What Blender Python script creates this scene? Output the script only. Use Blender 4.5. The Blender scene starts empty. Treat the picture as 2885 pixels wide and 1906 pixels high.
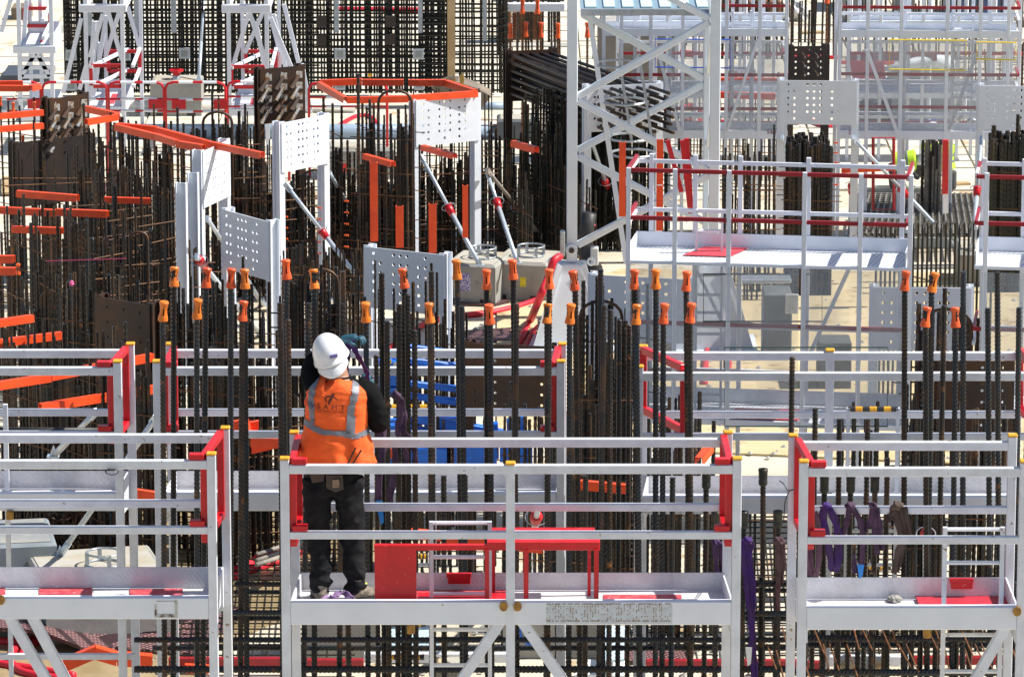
import bpy, bmesh, math, random
from mathutils import Vector, Matrix, noise as mnoise
random.seed(7)
R_ = math.radians
SC = bpy.context.scene
COL = SC.collection
# ---------------------------------------------------------------- camera
FPX = 13600.0; PITCH = R_(12.5); CAMZ = 11.4
cd = bpy.data.cameras.new('camera'); cam = bpy.data.objects.new('camera', cd); COL.objects.link(cam)
cam.location = (0, 0, CAMZ); cam.rotation_euler = (R_(90) - PITCH, 0, 0)
cd.sensor_width = 36.0; cd.lens = 36.0 * FPX / 2885.0; cd.clip_start = 1.0; cd.clip_end = 2000.0
SC.camera = cam
# ---------------------------------------------------------------- light
SUN_EL, SUN_AZ = 50.0, 3.0          # azimuth measured from +X towards +Y
w = bpy.data.worlds.new('World'); SC.world = w; w.use_nodes = True
nt = w.node_tree; bg = nt.nodes['Background']
sk = nt.nodes.new('ShaderNodeTexSky'); sk.sky_type = 'NISHITA'; sk.sun_disc = False
sk.sun_elevation = R_(SUN_EL); sk.sun_rotation = R_(90 - SUN_AZ)
nt.links.new(sk.outputs[0], bg.inputs[0]); bg.inputs[1].default_value = 0.082
sd = bpy.data.lights.new('sun', 'SUN'); sd.energy = 5.0; sd.angle = R_(0.5); sd.color = (1.0, 0.955, 0.88)
so = bpy.data.objects.new('sun', sd); COL.objects.link(so)
sv = Vector((math.cos(R_(SUN_EL))*math.cos(R_(SUN_AZ)), math.cos(R_(SUN_EL))*math.sin(R_(SUN_AZ)), math.sin(R_(SUN_EL))))
so.rotation_euler = sv.to_track_quat('Z', 'Y').to_euler(); so.location = (20, 20, 40)
vs = SC.view_settings; vs.view_transform = 'Standard'; vs.look = 'None'; vs.gamma = 1.0; vs.exposure = 0.56
try: vs.use_curve_mapping = False
except Exception: pass
# ---------------------------------------------------------------- photo pixel -> place in the world
CX, CY = 1442.5, 953.0
CAM = Vector((0, 0, CAMZ))
FW = Vector((0, math.cos(PITCH), -math.sin(PITCH))); UP = Vector((0, math.sin(PITCH), math.cos(PITCH)))
def W(px, py, Y):
    d = FW + Vector((1, 0, 0))*((px-CX)/FPX) + UP*((CY-py)/FPX)
    return CAM + d*(Y/d.y)
def G(px, py, z=0.0):
    d = FW + Vector((1, 0, 0))*((px-CX)/FPX) + UP*((CY-py)/FPX)
    return CAM + d*((z-CAMZ)/d.z)
def PX(v):
    d = v - CAM; k = FPX/d.dot(FW)
    return CX + d.x*k, CY - d.dot(UP)*k
def S(Y, py=953):                      # photo pixels per metre there
    return FPX/((W(CX, py, Y)-CAM).dot(FW))
# ---------------------------------------------------------------- materials
MATS = {}
def mat(name, c1, c2=None, scale=4.0, lo=0.4, hi=0.62, rough=0.6, metal=0.0, bump=0.0, bscale=60.0, rnd=0.0,
        c3=None, s3=14.0, t3=0.66, detail=6.0, spec=0.5, wave=None):
    if name in MATS: return MATS[name]
    m = bpy.data.materials.new(name); m.use_nodes = True; MATS[name] = m
    N, L = m.node_tree.nodes, m.node_tree.links
    b = N['Principled BSDF']; b.inputs['Roughness'].default_value = rough; b.inputs['Metallic'].default_value = metal
    b.inputs['Specular IOR Level'].default_value = spec
    geo = N.new('ShaderNodeNewGeometry')
    def noise(sc, det=detail):
        n = N.new('ShaderNodeTexNoise'); n.inputs['Scale'].default_value = sc; n.inputs['Detail'].default_value = det
        n.inputs['Roughness'].default_value = 0.6
        L.new(geo.outputs['Position'], n.inputs['Vector']); return n
    def ramp(src, a, bb):
        r = N.new('ShaderNodeMapRange'); r.inputs[1].default_value = a; r.inputs[2].default_value = bb
        L.new(src, r.inputs[0]); return r.outputs[0]
    def mix(f, a, bb):
        x = N.new('ShaderNodeMix'); x.data_type = 'RGBA'
        if isinstance(f, float): x.inputs[0].default_value = f
        else: L.new(f, x.inputs[0])
        for v, i in ((a, 6), (bb, 7)):
            if isinstance(v, tuple): x.inputs[i].default_value = (*v, 1)
            else: L.new(v, x.inputs[i])
        return x.outputs[2]
    col = c1
    if c2: col = mix(ramp(noise(scale).outputs[0], lo, hi), c1, c2)
    if c3: col = mix(ramp(noise(s3, 8).outputs[0], t3, t3+0.06), col, c3)
    if rnd:
        oi = N.new('ShaderNodeObjectInfo'); h = N.new('ShaderNodeHueSaturation')
        L.new(ramp(oi.outputs['Random'], 0, 1), h.inputs['Fac']) if False else None
        mr = N.new('ShaderNodeMapRange'); mr.inputs[3].default_value = 1-rnd; mr.inputs[4].default_value = 1+rnd
        L.new(oi.outputs['Random'], mr.inputs[0]); L.new(mr.outputs[0], h.inputs['Value'])
        if isinstance(col, tuple): h.inputs['Color'].default_value = (*col, 1)
        else: L.new(col, h.inputs['Color'])
        col = h.outputs[0]
    if isinstance(col, tuple): b.inputs['Base Color'].default_value = (*col, 1)
    else: L.new(col, b.inputs['Base Color'])
    hsrc = None
    if wave:                           # raised pattern: (rotation, scale, distortion)
        mp = N.new('ShaderNodeMapping'); L.new(geo.outputs['Position'], mp.inputs[0]); mp.inputs['Rotation'].default_value = wave[0]
        wv = N.new('ShaderNodeTexWave'); wv.inputs['Scale'].default_value = wave[1]; wv.inputs['Distortion'].default_value = wave[2]
        L.new(mp.outputs[0], wv.inputs[0]); hsrc = wv.outputs['Fac']
    elif bump: hsrc = noise(bscale, 4).outputs[0]
    if hsrc is not None and bump:
        bp = N.new('ShaderNodeBump'); bp.inputs['Strength'].default_value = bump; bp.inputs['Distance'].default_value = 0.01
        L.new(hsrc, bp.inputs['Height']); L.new(bp.outputs[0], b.inputs['Normal'])
    return m
WHITE = mat('white_paint', (.74,.77,.83), (.68,.71,.77), 3, .45, .7, .38, c3=(.33,.22,.12), s3=15, t3=.69, bump=.1)
WHITED = mat('worn_white_paint', (.71,.735,.79), (.61,.63,.68), 6, .4, .62, .42, c3=(.24,.16,.10), s3=17, t3=.655, bump=.12)
LWHITE = mat('lattice_white_paint', (.72,.78,.84), (.64,.71,.78), 3, .4, .7, .35, c3=(.4,.3,.2), s3=20, t3=.76)
PANELW = mat('frame_white_paint', (.76,.80,.87), (.71,.75,.82), 8, .4, .7, .4, c3=(.50,.46,.42), s3=4, t3=.70)
GALV = mat('galvanised_steel', (.46,.50,.53), (.34,.38,.42), 30, .35, .65, .38, .55)
PROPM = mat('prop_steel', (.60,.68,.76), (.48,.55,.62), 40, .35, .65, .33, .35)
RED = mat('red_paint', (.60,.008,.016), (.48,.008,.014), 9, .4, .65, .35, c3=(.62,.30,.28), s3=34, t3=.66)
DRED = mat('dark_red_paint', (.36,.008,.018), (.28,.01,.016), 9, .4, .65, .4)
ORANGE = mat('orange_plastic', (.82,.115,.02), (.70,.085,.015), 10, .4, .65, .4, rnd=.18, c3=(.35,.12,.05), s3=40, t3=.68)
ORANGE2 = mat('yellower_orange_plastic', (.84,.21,.015), (.74,.16,.012), 10, .4, .65, .4, rnd=.12)
CHANNEL = mat('orange_channel_plastic', (.88,.085,.012), (.74,.06,.010), 5, .4, .65, .42, c3=(.55,.2,.12), s3=18, t3=.72)
REBAR = mat('rebar_steel', (.020,.018,.017), (.060,.033,.018), 4, .45, .63, .38, .4, rnd=.65, c3=(.17,.075,.028), s3=7, t3=.63)
REBARB = mat('dark_blue_rebar_steel', (.026,.033,.042), (.040,.032,.026), 6, .42, .62, .36, .55, rnd=.3, c3=(.12,.065,.03), s3=8, t3=.62)
REBARG = mat('grid_rebar_steel', (.012,.015,.012), (.030,.021,.012), 3, .42, .62, .5, .3, rnd=.35)
RUSTB = mat('rusty_tie_bar', (.20,.085,.030), (.10,.05,.025), 12, .4, .6, .7, .1, rnd=.3)
BROWN = mat('rusty_plate', (.050,.034,.028), (.10,.045,.020), 3.5, .42, .68, .5, .35, c3=(.22,.09,.025), s3=6, t3=.66)
DBROWN = mat('dark_mill_steel', (.045,.038,.038), (.07,.05,.042), 4, .42, .65, .45, .4)
SHINY = mat('bright_ground_steel', (.55,.53,.50), (.42,.24,.08), 14, .45, .65, .22, .85)
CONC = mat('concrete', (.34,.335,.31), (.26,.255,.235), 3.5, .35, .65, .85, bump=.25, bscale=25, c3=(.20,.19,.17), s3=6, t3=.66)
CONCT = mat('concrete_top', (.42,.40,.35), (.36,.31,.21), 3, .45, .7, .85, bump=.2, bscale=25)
YELLOW = mat('yellow_plastic', (.80,.42,.02), (.66,.30,.015), 40, .4, .6, .5)
BLACK = mat('black_rubber', (.018,.018,.020), (.03,.03,.03), 20, rough=.5)
BLUE = mat('blue_paint', (.012,.17,.72), (.010,.12,.56), 8, rough=.35)
PLY = mat('formwork_wood', (.50,.36,.19), (.40,.27,.13), 4, rough=.7)
PURPLE = mat('purple_webbing', (.045,.010,.15), (.055,.022,.09), 9, .4, .6, .85, bump=.3, bscale=300)
MAUVE = mat('faded_purple_webbing', (.095,.05,.09), (.045,.022,.05), 9, .4, .6, .9, bump=.3, bscale=300)
HOSE = mat('red_hose', (.66,.012,.035), (.52,.02,.03), 14, rough=.5)
def shade_wave(): pass
DIAM = mat('chequer_plate_white', (.72,.72,.74), (.60,.59,.60), 5, .4, .66, .42, c3=(.38,.27,.17), s3=26, t3=.69)
def diamond(m, sc):
    N, L = m.node_tree.nodes, m.node_tree.links; b = N['Principled BSDF']
    geo = N.new('ShaderNodeNewGeometry'); mp = N.new('ShaderNodeMapping'); mp.inputs['Rotation'].default_value = (R_(20), R_(20), R_(45))
    L.new(geo.outputs['Position'], mp.inputs[0])
    ck = N.new('ShaderNodeTexVoronoi'); ck.inputs['Scale'].default_value = sc; ck.inputs['Randomness'].default_value = .25
    mp2 = N.new('ShaderNodeMapping'); mp2.inputs['Scale'].default_value = (1, .6, 2.2); L.new(mp.outputs[0], mp2.inputs[0])
    L.new(mp2.outputs[0], ck.inputs['Vector'])
    bp = N.new('ShaderNodeBump'); bp.inputs['Strength'].default_value = .6; bp.inputs['Distance'].default_value = .010
    L.new(ck.outputs['Distance'], bp.inputs['Height']); L.new(bp.outputs[0], b.inputs['Normal'])
diamond(DIAM, 45)
def glassy(name, col, alpha, rough=.12):
    m = bpy.data.materials.new(name); m.use_nodes = True; N, L = m.node_tree.nodes, m.node_tree.links
    b = N['Principled BSDF']; b.inputs['Base Color'].default_value = (*col, 1); b.inputs['Roughness'].default_value = rough
    geo = N.new('ShaderNodeNewGeometry'); n = N.new('ShaderNodeTexNoise'); n.inputs['Scale'].default_value = 2.2; n.inputs['Detail'].default_value = 8
    mp = N.new('ShaderNodeMapping'); mp.inputs['Scale'].default_value = (1.6, 1, .6); L.new(geo.outputs['Position'], mp.inputs[0]); L.new(mp.outputs[0], n.inputs['Vector'])
    r = N.new('ShaderNodeMapRange'); r.inputs[1].default_value = .3; r.inputs[2].default_value = .75; r.inputs[3].default_value = alpha*.6; r.inputs[4].default_value = alpha*1.5
    L.new(n.outputs[0], r.inputs[0]); L.new(r.outputs[0], b.inputs['Alpha'])
    return m
PLEXI = glassy('scuffed_clear_sheet', (.55,.61,.66), .25)
PLEXI2 = glassy('dusty_clear_sheet', (.52,.56,.60), .34)
# expanded metal deck: real see-through holes
def holed(name, col, sx, sy, thr, axis=0):
    m = bpy.data.materials.new(name); m.use_nodes = True; N, L = m.node_tree.nodes, m.node_tree.links
    b = N['Principled BSDF']; b.inputs['Base Color'].default_value = (*col, 1); b.inputs['Roughness'].default_value = .4
    return m
# ---------------------------------------------------------------- mesh helpers
ORG = {}
class MB:
    def __init__(s): s.v = []; s.f = []
    def add(s, vs, fs):
        k = len(s.v); s.v += [tuple(x) for x in vs]; s.f += [tuple(i+k for i in f) for f in fs]; return s
    def box(s, a, b):
        x0,y0,z0 = a; x1,y1,z1 = b
        return s.add([(x0,y0,z0),(x1,y0,z0),(x1,y1,z0),(x0,y1,z0),(x0,y0,z1),(x1,y0,z1),(x1,y1,z1),(x0,y1,z1)],
                     [(0,3,2,1),(4,5,6,7),(0,1,5,4),(1,2,6,5),(2,3,7,6),(3,0,4,7)])
    def frame(s, d, hint=None):
        d = d.normalized(); h = Vector(hint) if hint is not None else Vector((0,0,1))
        if abs(d.dot(h)) > .98: h = Vector((0,1,0))
        a = d.cross(h).normalized(); return a, a.cross(d).normalized()
    def beam(s, p, q, w_, h_, hint=None):       # box section, w sideways, h along hint
        p, q = Vector(p), Vector(q); a, u = s.frame(q-p, hint); a = a*w_/2; u = u*h_/2
        return s.add([p-a-u, p+a-u, p+a+u, p-a+u, q-a-u, q+a-u, q+a+u, q-a+u],
                     [(0,1,2,3),(7,6,5,4),(0,4,5,1),(1,5,6,2),(2,6,7,3),(3,7,4,0)])
    def tube(s, pts, r, n=8, closed=False):
        pts = [Vector(p) for p in pts]; m = len(pts); rings = []
        rs = r if isinstance(r, (list, tuple)) else [r]*m
        pa = None
        for i, p in enumerate(pts):
            d = (pts[min(i+1, m-1)] - pts[max(i-1, 0)])
            if closed: d = pts[(i+1) % m] - pts[(i-1) % m]
            if d.length < 1e-9: d = Vector((0,0,1))
            if pa is None: a, u = s.frame(d)
            else:
                dn = d.normalized(); a = (pa - dn*pa.dot(dn)); a = a.normalized() if a.length > 1e-6 else s.frame(d)[0]; u = a.cross(dn).normalized()
            pa = a
            rings.append([p + (a*math.cos(t)+u*math.sin(t))*rs[i] for t in [2*math.pi*j/n for j in range(n)]])
        vs = [x for rg in rings for x in rg]; fs = []
        for i in range(m-1 if not closed else m):
            i2 = (i+1) % m
            for j in range(n):
                fs.append((i*n+j, i*n+(j+1) % n, i2*n+(j+1) % n, i2*n+j))
        if not closed: fs += [tuple(range(n))[::-1], tuple(range((m-1)*n, m*n))]
        return s.add(vs, fs)
    def lathe(s, c, prof, n=12, skip=None):     # prof: (r, z)
        c = Vector(c); vs = []; fs = []
        for r, z in prof:
            vs += [c + Vector((r*math.cos(2*math.pi*j/n), r*math.sin(2*math.pi*j/n), z)) for j in range(n)]
        for i in range(len(prof)-1):
            for j in range(n):
                if skip and skip(i, j): continue
                fs.append((i*n+j, i*n+(j+1) % n, (i+1)*n+(j+1) % n, (i+1)*n+j))
        return s.add(vs, fs)
    def prism(s, poly, d):                       # poly: 3D points, extruded by vector d
        poly = [Vector(p) for p in poly]; d = Vector(d); n = len(poly)
        fs = [tuple(range(n))[::-1], tuple(range(n, 2*n))] + [(i, (i+1) % n, (i+1) % n + n, i+n) for i in range(n)]
        return s.add(poly + [p+d for p in poly], fs)
    def build(s, name, m, parent=None, smooth=False, kind=None, label=None, bevel=0):
        o0 = ORG.get(parent.name, Vector((0,0,0))) if parent else Vector((0,0,0))
        if not parent and s.v:
            xs = [v[0] for v in s.v]; ys = [v[1] for v in s.v]; zs = [v[2] for v in s.v]
            o0 = Vector(((min(xs)+max(xs))/2, (min(ys)+max(ys))/2, min(zs)))
        me = bpy.data.meshes.new(name); me.from_pydata([(v[0]-o0.x, v[1]-o0.y, v[2]-o0.z) for v in s.v], [], s.f)
        bm = bmesh.new(); bm.from_mesh(me); bmesh.ops.recalc_face_normals(bm, faces=bm.faces[:]); bm.to_mesh(me); bm.free()
        if m: me.materials.append(m)
        if smooth: me.polygons.foreach_set('use_smooth', [True]*len(me.polygons))
        o = bpy.data.objects.new(name, me); COL.objects.link(o)
        if parent: o.parent = parent
        else: o.location = o0
        ORG[o.name] = o0
        if kind: o['kind'] = kind
        if label: o['label'] = label
        if bevel:
            bv = o.modifiers.new('b', 'BEVEL'); bv.width = bevel; bv.segments = 1; bv.limit_method = 'ANGLE'
        return o
def tag(o, label, cat, group=None):
    o['label'] = label; o['category'] = cat
    if group: o['group'] = group
    return o
def thing(name, label, cat, loc, group=None):
    o = bpy.data.objects.new(name, None); COL.objects.link(o); o.location = loc; ORG[o.name] = Vector(loc)
    o.empty_display_size = .1
    return tag(o, label, cat, group)
def inst(name, me, loc, parent=None, rot=(0,0,0), scl=(1,1,1)):
    o = bpy.data.objects.new(name, me); COL.objects.link(o)
    o0 = ORG.get(parent.name, Vector((0,0,0))) if parent else Vector((0,0,0))
    o.location = Vector(loc) - o0; o.rotation_euler = rot; o.scale = scl
    if parent: o.parent = parent
    ORG[o.name] = Vector(loc)
    return o
def mesh_of(mb, name, m, smooth=False):
    o = mb.build(name, m, None, smooth); me = o.data; o0 = o.location.copy(); bpy.data.objects.remove(o)
    for v in me.vertices: v.co += o0
    return me
# ribbed reinforcing bar, unit meshes shared between bars
_bars = {}
def barmesh(L, r, fine, m):
    Lk = max(.2, round(L*4)/4); k = (Lk, round(r, 4), fine, m.name)
    if k in _bars: return _bars[k], L/Lk
    n = 8 if fine else 5; sp = .016 if fine else .03
    rings = int(Lk/sp); vs = []; fs = []
    for i in range(rings+1):
        rr = r*(1.13 if i % 2 else .93)
        for j in range(n):
            a = 2*math.pi*j/n; zo = math.sin(a)*sp*1.1 if 0 < i < rings else 0
            vs.append((rr*math.cos(a), rr*math.sin(a), min(Lk, max(0, i*Lk/rings + zo))))
    for i in range(rings):
        for j in range(n): fs.append((i*n+j, i*n+(j+1) % n, (i+1)*n+(j+1) % n, (i+1)*n+j))
    fs.append(tuple(range(rings*n, rings*n+n)))
    me = bpy.data.meshes.new('rebar'); me.from_pydata(vs, [], fs); me.materials.append(m)
    _bars[k] = me; return me, L/Lk
def bar(p, q, r, parent, m=None, fine=False, name='rebar'):
    p, q = Vector(p), Vector(q); L = (q-p).length; m = m or REBAR
    me, sc = barmesh(L, r, fine, m); e = (q-p).to_track_quat('Z', 'Y').to_euler()
    return inst(name, me, p, parent, e, (1, 1, sc))
# ================================================================ ground
def ground():
    m = mat('pale_concrete_slab', (.60,.555,.455), (.48,.41,.30), .8, .40, .66, .9, bump=.12, bscale=12, c3=(.40,.30,.16), s3=2.3, t3=.575)
    mb = MB(); mb.add([(-260,20,0),(260,20,0),(260,900,0),(-260,900,0)], [(0,1,2,3)])
    mb.build('ground', m, kind='structure')
ground()
SLABM = mat('pale_screed_bay', (.62,.58,.49), (.54,.49,.39), 1.2, .4, .66, .9, bump=.1, bscale=14, c3=(.46,.37,.24), s3=2.6, t3=.58)
# low pours that step the far ground: thin bays with real joints between them
mb = MB(); random.seed(3)
for i in range(26):
    for j in range(12):
        x0 = -13+i*1.0 + .0; y0 = 60+j*1.5
        h = .02 + .012*random.random()
        mb.box((x0+.015, y0+.02, .002), (x0+.985, y0+1.47, h))
mb.build('pavement', SLABM, kind='structure')
SANDM = mat('sandy_screed', (.58,.475,.285), (.50,.39,.21), 1.1, .4, .66, .9, bump=.1, bscale=14, c3=(.34,.25,.13), s3=3.0, t3=.57)
MB().prism([G(x, y, .004) for x, y in ((1400,1250),(3200,1330),(3200,800),(2600,770),(1750,760),(1400,880))], (0,0,.018)).build('screed_bay', SANDM, kind='structure')
WETM = mat('wet_sandy_ground', (.30,.22,.11), (.42,.33,.19), 1.6, .4, .62, .35, bump=.05, bscale=14)
MB().prism([G(x, y, .004) for x, y in ((-300,2200),(560,2200),(560,1850),(760,1760),(1080,1700),(1080,1400),(300,1400),(-300,1650))], (0,0,.012)).build('wet_ground', WETM, kind='structure')

FLOORM = DIAM
REDFLOOR = mat('red_deck_paint', (.46,.035,.055), (.55,.12,.13), 14, rough=.5, c3=(.7,.66,.64), s3=30, t3=.66)
def zat(py, Y): return W(CX, py, Y).z
def X(px, py, Y): return W(px, py, Y).x
PLAT = []
def platform(label, Yf, Yb, f0, f1, b0, b1, ftop, fmid, btop, bmid, ktop, fl, bm0, bm1, mids=(), bmids=(), ends=('l','r'), group='white access platforms along the rebar wall',
             braces=(), legbot=-.0, capx=True, paint=None):
    pm = paint or WHITED
    c = W((f0+f1)/2, 1500, Yf)
    t = thing('access_platform', label, 'work platform', (c.x, (Yf+Yb)/2, 0), group)
    s = FPX/((W(CX, 1500, Yf)-CAM).dot(FW))
    pw = .062
    zf = zat(fl, Yb)
    xf0, xf1 = X(f0, ftop+100, Yf), X(f1, ftop+100, Yf); xb0, xb1 = X(b0, btop+100, Yb), X(b1, btop+100, Yb)
    zft, zfm, zbt, zbm = zat(ftop, Yf-.03), zat(fmid, Yf-.03), zat(btop, Yb-.03), zat(bmid, Yb-.03)
    rh = .062
    # posts
    for x, Y, zt, cap in [(xf0, Yf, zft, 1), (xf1, Yf, zft, 1), (xb0, Yb, zbt, 1), (xb1, Yb, zbt, 1)] + [(X(m_, ftop+100, Yf), Yf, zft-.035, 1) for m_ in mids] + [(X(m_, btop+100, Yb), Yb, zbt-.03, 1) for m_ in bmids]:
        p = MB().box((x-pw/2, Y-pw/2-.002, 0), (x+pw/2, Y+pw/2, zt+.035)).build('post', pm, t, bevel=.004)
        MB().box((x-pw/2-.004, Y-pw/2-.004, zt+.036), (x+pw/2+.004, Y+pw/2+.004, zt+.054)).build('cap', YELLOW, p, bevel=.006)
    for nm, (a, b, Y, z) in {'a':(xf0, xf1, Yf, zft), 'b':(xf0, xf1, Yf, zfm), 'c':(xb0, xb1, Yb, zbt), 'd':(xb0, xb1, Yb, zbm)}.items():
        h = rh if nm in 'ac' else rh*.82
        sg = -1 if Y == Yf else -1
        MB().box((a+pw/2, Y-.032, z-h), (b-pw/2, Y+.022, z)).build('guard_rail', pm, t, bevel=.004)
    # kick board at the back and at both ends, deck plate, edge beams
    kz = zat(ktop, Yb)
    MB().box((xb0+pw/2, Yb-pw/2-.012, zf+.002), (xb1-pw/2, Yb-pw/2-.004, kz)).build('kick_board', DIAM, t)
    MB().box((min(xf0,xb0)+.04, Yf+.06, zf-.012), (max(xf1,xb1)-.04, Yb-.045, zf)).build('deck', FLOORM, t)
    z0, z1 = zat(bm1, Yf), zat(bm0, Yf)
    bo = MB().box((xf0+pw/2, Yf-.03, z0), (xf1-pw/2, Yf+.05, z1)).build('edge_beam', WHITE, t, bevel=.006)
    MB().box((xb0+pw/2, Yb-.03, zf-.17), (xb1-pw/2, Yb+.03, zf-.015)).build('edge_beam', WHITE, t)
    for x0, x1 in ((xf0, xb0), (xf1, xb1)):      # end kick boards and side beams
        sgn = .034 if x0 == xf0 else -.034
        MB().prism([(x0+sgn, Yf+.04, zf-.13), (x0+sgn, Yf+.04, z1), (x1+sgn, Yb-.04, kz), (x1+sgn, Yb-.04, zf-.13)], (.012, 0, 0)).build('end_plate', pm, t)
    for e in ends:                               # red swing gates closing both ends
        xa, xb = (xf0, xb0) if e == 'l' else (xf1, xb1)
        g = .055 if e == 'l' else -.055
        A = Vector((xa+g, Yf+.03, 0)); B = Vector((xb+g*.6, Yb-.03, 0))
        mb = MB(); zt, zb = zbt+.01, zbm-.10
        def q(v, z): return Vector((v.x, v.y, z))
        mb.beam(q(A, zt), q(B, zt), .05, .05); mb.beam(q(A, zb), q(B, zb), .05, .05)
        mb.beam(q(A, zb), q(A, zt), .05, .05, (0,1,0)); mb.beam(q(B, zb), q(B, zt), .05, .05, (0,1,0))
        go = mb.build('end_gate', RED, t, bevel=.004)
        for z in (zft+.025, zfm+.025):
            MB().box((A.x-.005 if e=='l' else A.x-.10, Yf-.035, z-.02), (A.x+.10 if e=='l' else A.x+.005, Yf+.035, z+.02)).build('latch', RED, go, bevel=.004)
    for (xa, ya, xb, yb) in braces:
        p, q2 = W(xa, ya, Yf+.01), W(xb, yb, Yf+.01)
        MB().beam(p, q2, .07, .07, (0,1,0)).build('brace', pm, t, bevel=.004)
    PLAT.append((t, Yf, Yb, zf, z1))
    return t
# nearest row
YF1, YB1 = 32.40, 33.15
PC = platform('nearest white platform, carrying the worker and red trestle, rust-striped front beam', YF1, YB1, 803, 2076, 830, 2050, 1310, 1498, 1236, 1420, 1608, 1657, 1691, 1756,
    mids=(1438,), braces=((1428, 1722, 1296, 1920), (1452, 1722, 1590, 1920)))
PL = platform('nearest white platform at the left edge, empty deck with red painted strips', YF1+.1, YB1+.1, -420, 597, -380, 636, 1297, 1484, 1224, 1410, 1592, 1652, 1680, 1740,
    braces=((0, 1690, 150, 1945), (88, 1730, 210, 1960)))
PR = platform('nearest white platform at the right edge, purple slings on its back rail', YF1-.02, YB1-.02, 2263, 2884, 2233, 2850, 1318, 1512, 1245, 1428, 1621, 1682, 1706, 1770,
    braces=((2862, 1712, 2740, 1925),), ends=('l',))
# second row
YF2, YB2 = 35.45, 36.10
P2 = dict(ftop=1035, fmid=1216, btop=986, bmid=1154, ktop=1322, fl=1372, bm0=1386, bm1=1436)
P2L = platform('second-row white platform at the left edge, coil of tie wire hanging on it', YF2, YB2, -420, 333, -380, 369, **P2)
P2C = platform('second-row white platform crossing the middle behind the worker', YF2, YB2, 444, 1580, 481, 1584, **P2)
P2R = platform('second-row white platform at right with a red gate swung inward', YF2-.05, YB2-.05, 1800, 3000, 1812, 3000, 1050, 1222, 993, 1160, 1336, 1384, 1395, 1444,
    bmids=(2337,), ends=())
def extra_gate(t, pts, Y0, Y1):
    a, b, c, d = pts; mb = MB(); A, B, Cc, D = W(*a, Y0), W(*b, Y1), W(*c, Y1), W(*d, Y0)
    for p, q in ((A, B), (B, Cc), (Cc, D), (D, A)): mb.beam(p, q, .055, .055, (0,1,0))
    mb.build('end_gate', RED, t, bevel=.004)
extra_gate(P2R, ((1812, 985), (1926, 1036), (1926, 1212), (1812, 1152)), YB2-.1, YF2-.02)
extra_gate(P2R, ((2872, 985), (2905, 1030), (2905, 1180), (2872, 1150)), YB2-.1, YF2+.1)
# red painted warning strips on the decks
def deckstrip(t, Yf, px0, px1, y0, y1, z, m=REDFLOOR):
    a, b, c, d = G(px0, y0, z), G(px1, y0, z), G(px1, y1, z), G(px0, y1, z)
    MB().prism([a+Vector((0,0,.003)), b+Vector((0,0,.003)), c+Vector((0,0,.003)), d+Vector((0,0,.003))], (0,0,.004)).build('painted_strip', m, t)
for (t, Yf, Yb, zf, z1), strips in zip(PLAT[:3], ([(1165, 1425, 1663, 1700), (1700, 1920, 1676, 1695)], [(0, 15, 1655, 1690), (110, 260, 1656, 1676), (365, 515, 1659, 1678)], [])):
    for a in strips: deckstrip(t, Yf, *a, zf)
EXM = mat('red_hatch', (.55,.04,.06), (.46,.03,.05), 8, rough=.4)
# hatch with hinges on the right platform's deck
t = PLAT[2][0]; zf = PLAT[2][3]
a, b, c, d = G(2578, 1683, zf), G(2835, 1680, zf), G(2865, 1712, zf), G(2592, 1715, zf)
hz = MB().prism([v+Vector((0,0,.004)) for v in (a, b, c, d)], (0,0,.02)).build('hatch', EXM, t)
MB().tube([a+Vector((0,.0,.04)), b+Vector((0,0,.04))], .014, 8).build('hinge', EXM, hz)
def redbox(t, x0, y0, x1, y1, Y):
    p, q = W(x0, y1, Y), W(x1, y0, Y)
    o = MB().box((p.x, Y-.03, p.z), (q.x, Y, q.z)).build('catch_box', RED, t, bevel=.004)
    MB().box((p.x-.01, Y-.035, q.z-.03), (q.x+.005, Y-.005, q.z+.004)).build('lid', RED, o, bevel=.003)
redbox(PR, 2678, 1627, 2740, 1655, YB1-.07); redbox(PC, 1262, 1612, 1326, 1641, YB1-.07)
# ladders clamped to the platforms
def ladder(t, x0, x1, ytop, ybot, Y, rungs, m=None, top=None, w_=.035):
    m = m or WHITED
    a, b = W(x0, ytop, Y), W(x0, ybot, Y); c, d = W(x1, ytop, Y), W(x1, ybot, Y)
    lz = max(0, b.z)
    lo = thing('ladder', t[0], 'ladder', ((a.x+c.x)/2, Y, lz), t[1] if len(t) > 1 else None)
    for x in (a.x, c.x): MB().box((x-w_/2, Y-.02, lz), (x+w_/2, Y+.02, a.z)).build('stile', m, lo)
    for ry in rungs:
        z = W(x0, ry, Y).z
        if z > lz: MB().tube([(a.x+w_/2, Y, z), (c.x-w_/2, Y, z)], .015, 6).build('rung', m, lo)
    if top:
        z = W(x0, top, Y).z; n = 7
        for i in range(n):
            xa = a.x + (c.x-a.x)*i/n; xb = a.x + (c.x-a.x)*(i+1)/n
            MB().tube([(xa, Y, z), (xb, Y, z)], .022, 8).build('yellow_band' if i % 2 else 'black_band', YELLOW if i % 2 else BLACK, lo)
    return lo
ladder(('white ladder leaning inside the nearest right platform above its red hatch',), 2663, 2825, 1484, 1960, YF1+.25, [1490, 1584, 1787, 1890], w_=.03)
ladder(('white ladder inside the centre platform behind the red trestle',), 1215, 1380, 1468, 1960, YF1+.35, [1472, 1568, 1672, 1772, 1872], w_=.028)
ladder(('ladder with black and yellow top bar at the second-row right platform',), 2390, 2530, 1148, 1700, YB2-.3, [1155, 1240, 1325, 1410, 1495, 1590], top=1152, w_=.028)
ladder(('ladder with black and yellow top bar below the blue lift arms',), 1083, 1223, 1144, 1760, YB2+.5, [1150, 1232, 1235, 1320, 1410, 1500, 1590, 1680], top=1146, w_=.028)
t = PLAT[3][0]
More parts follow.
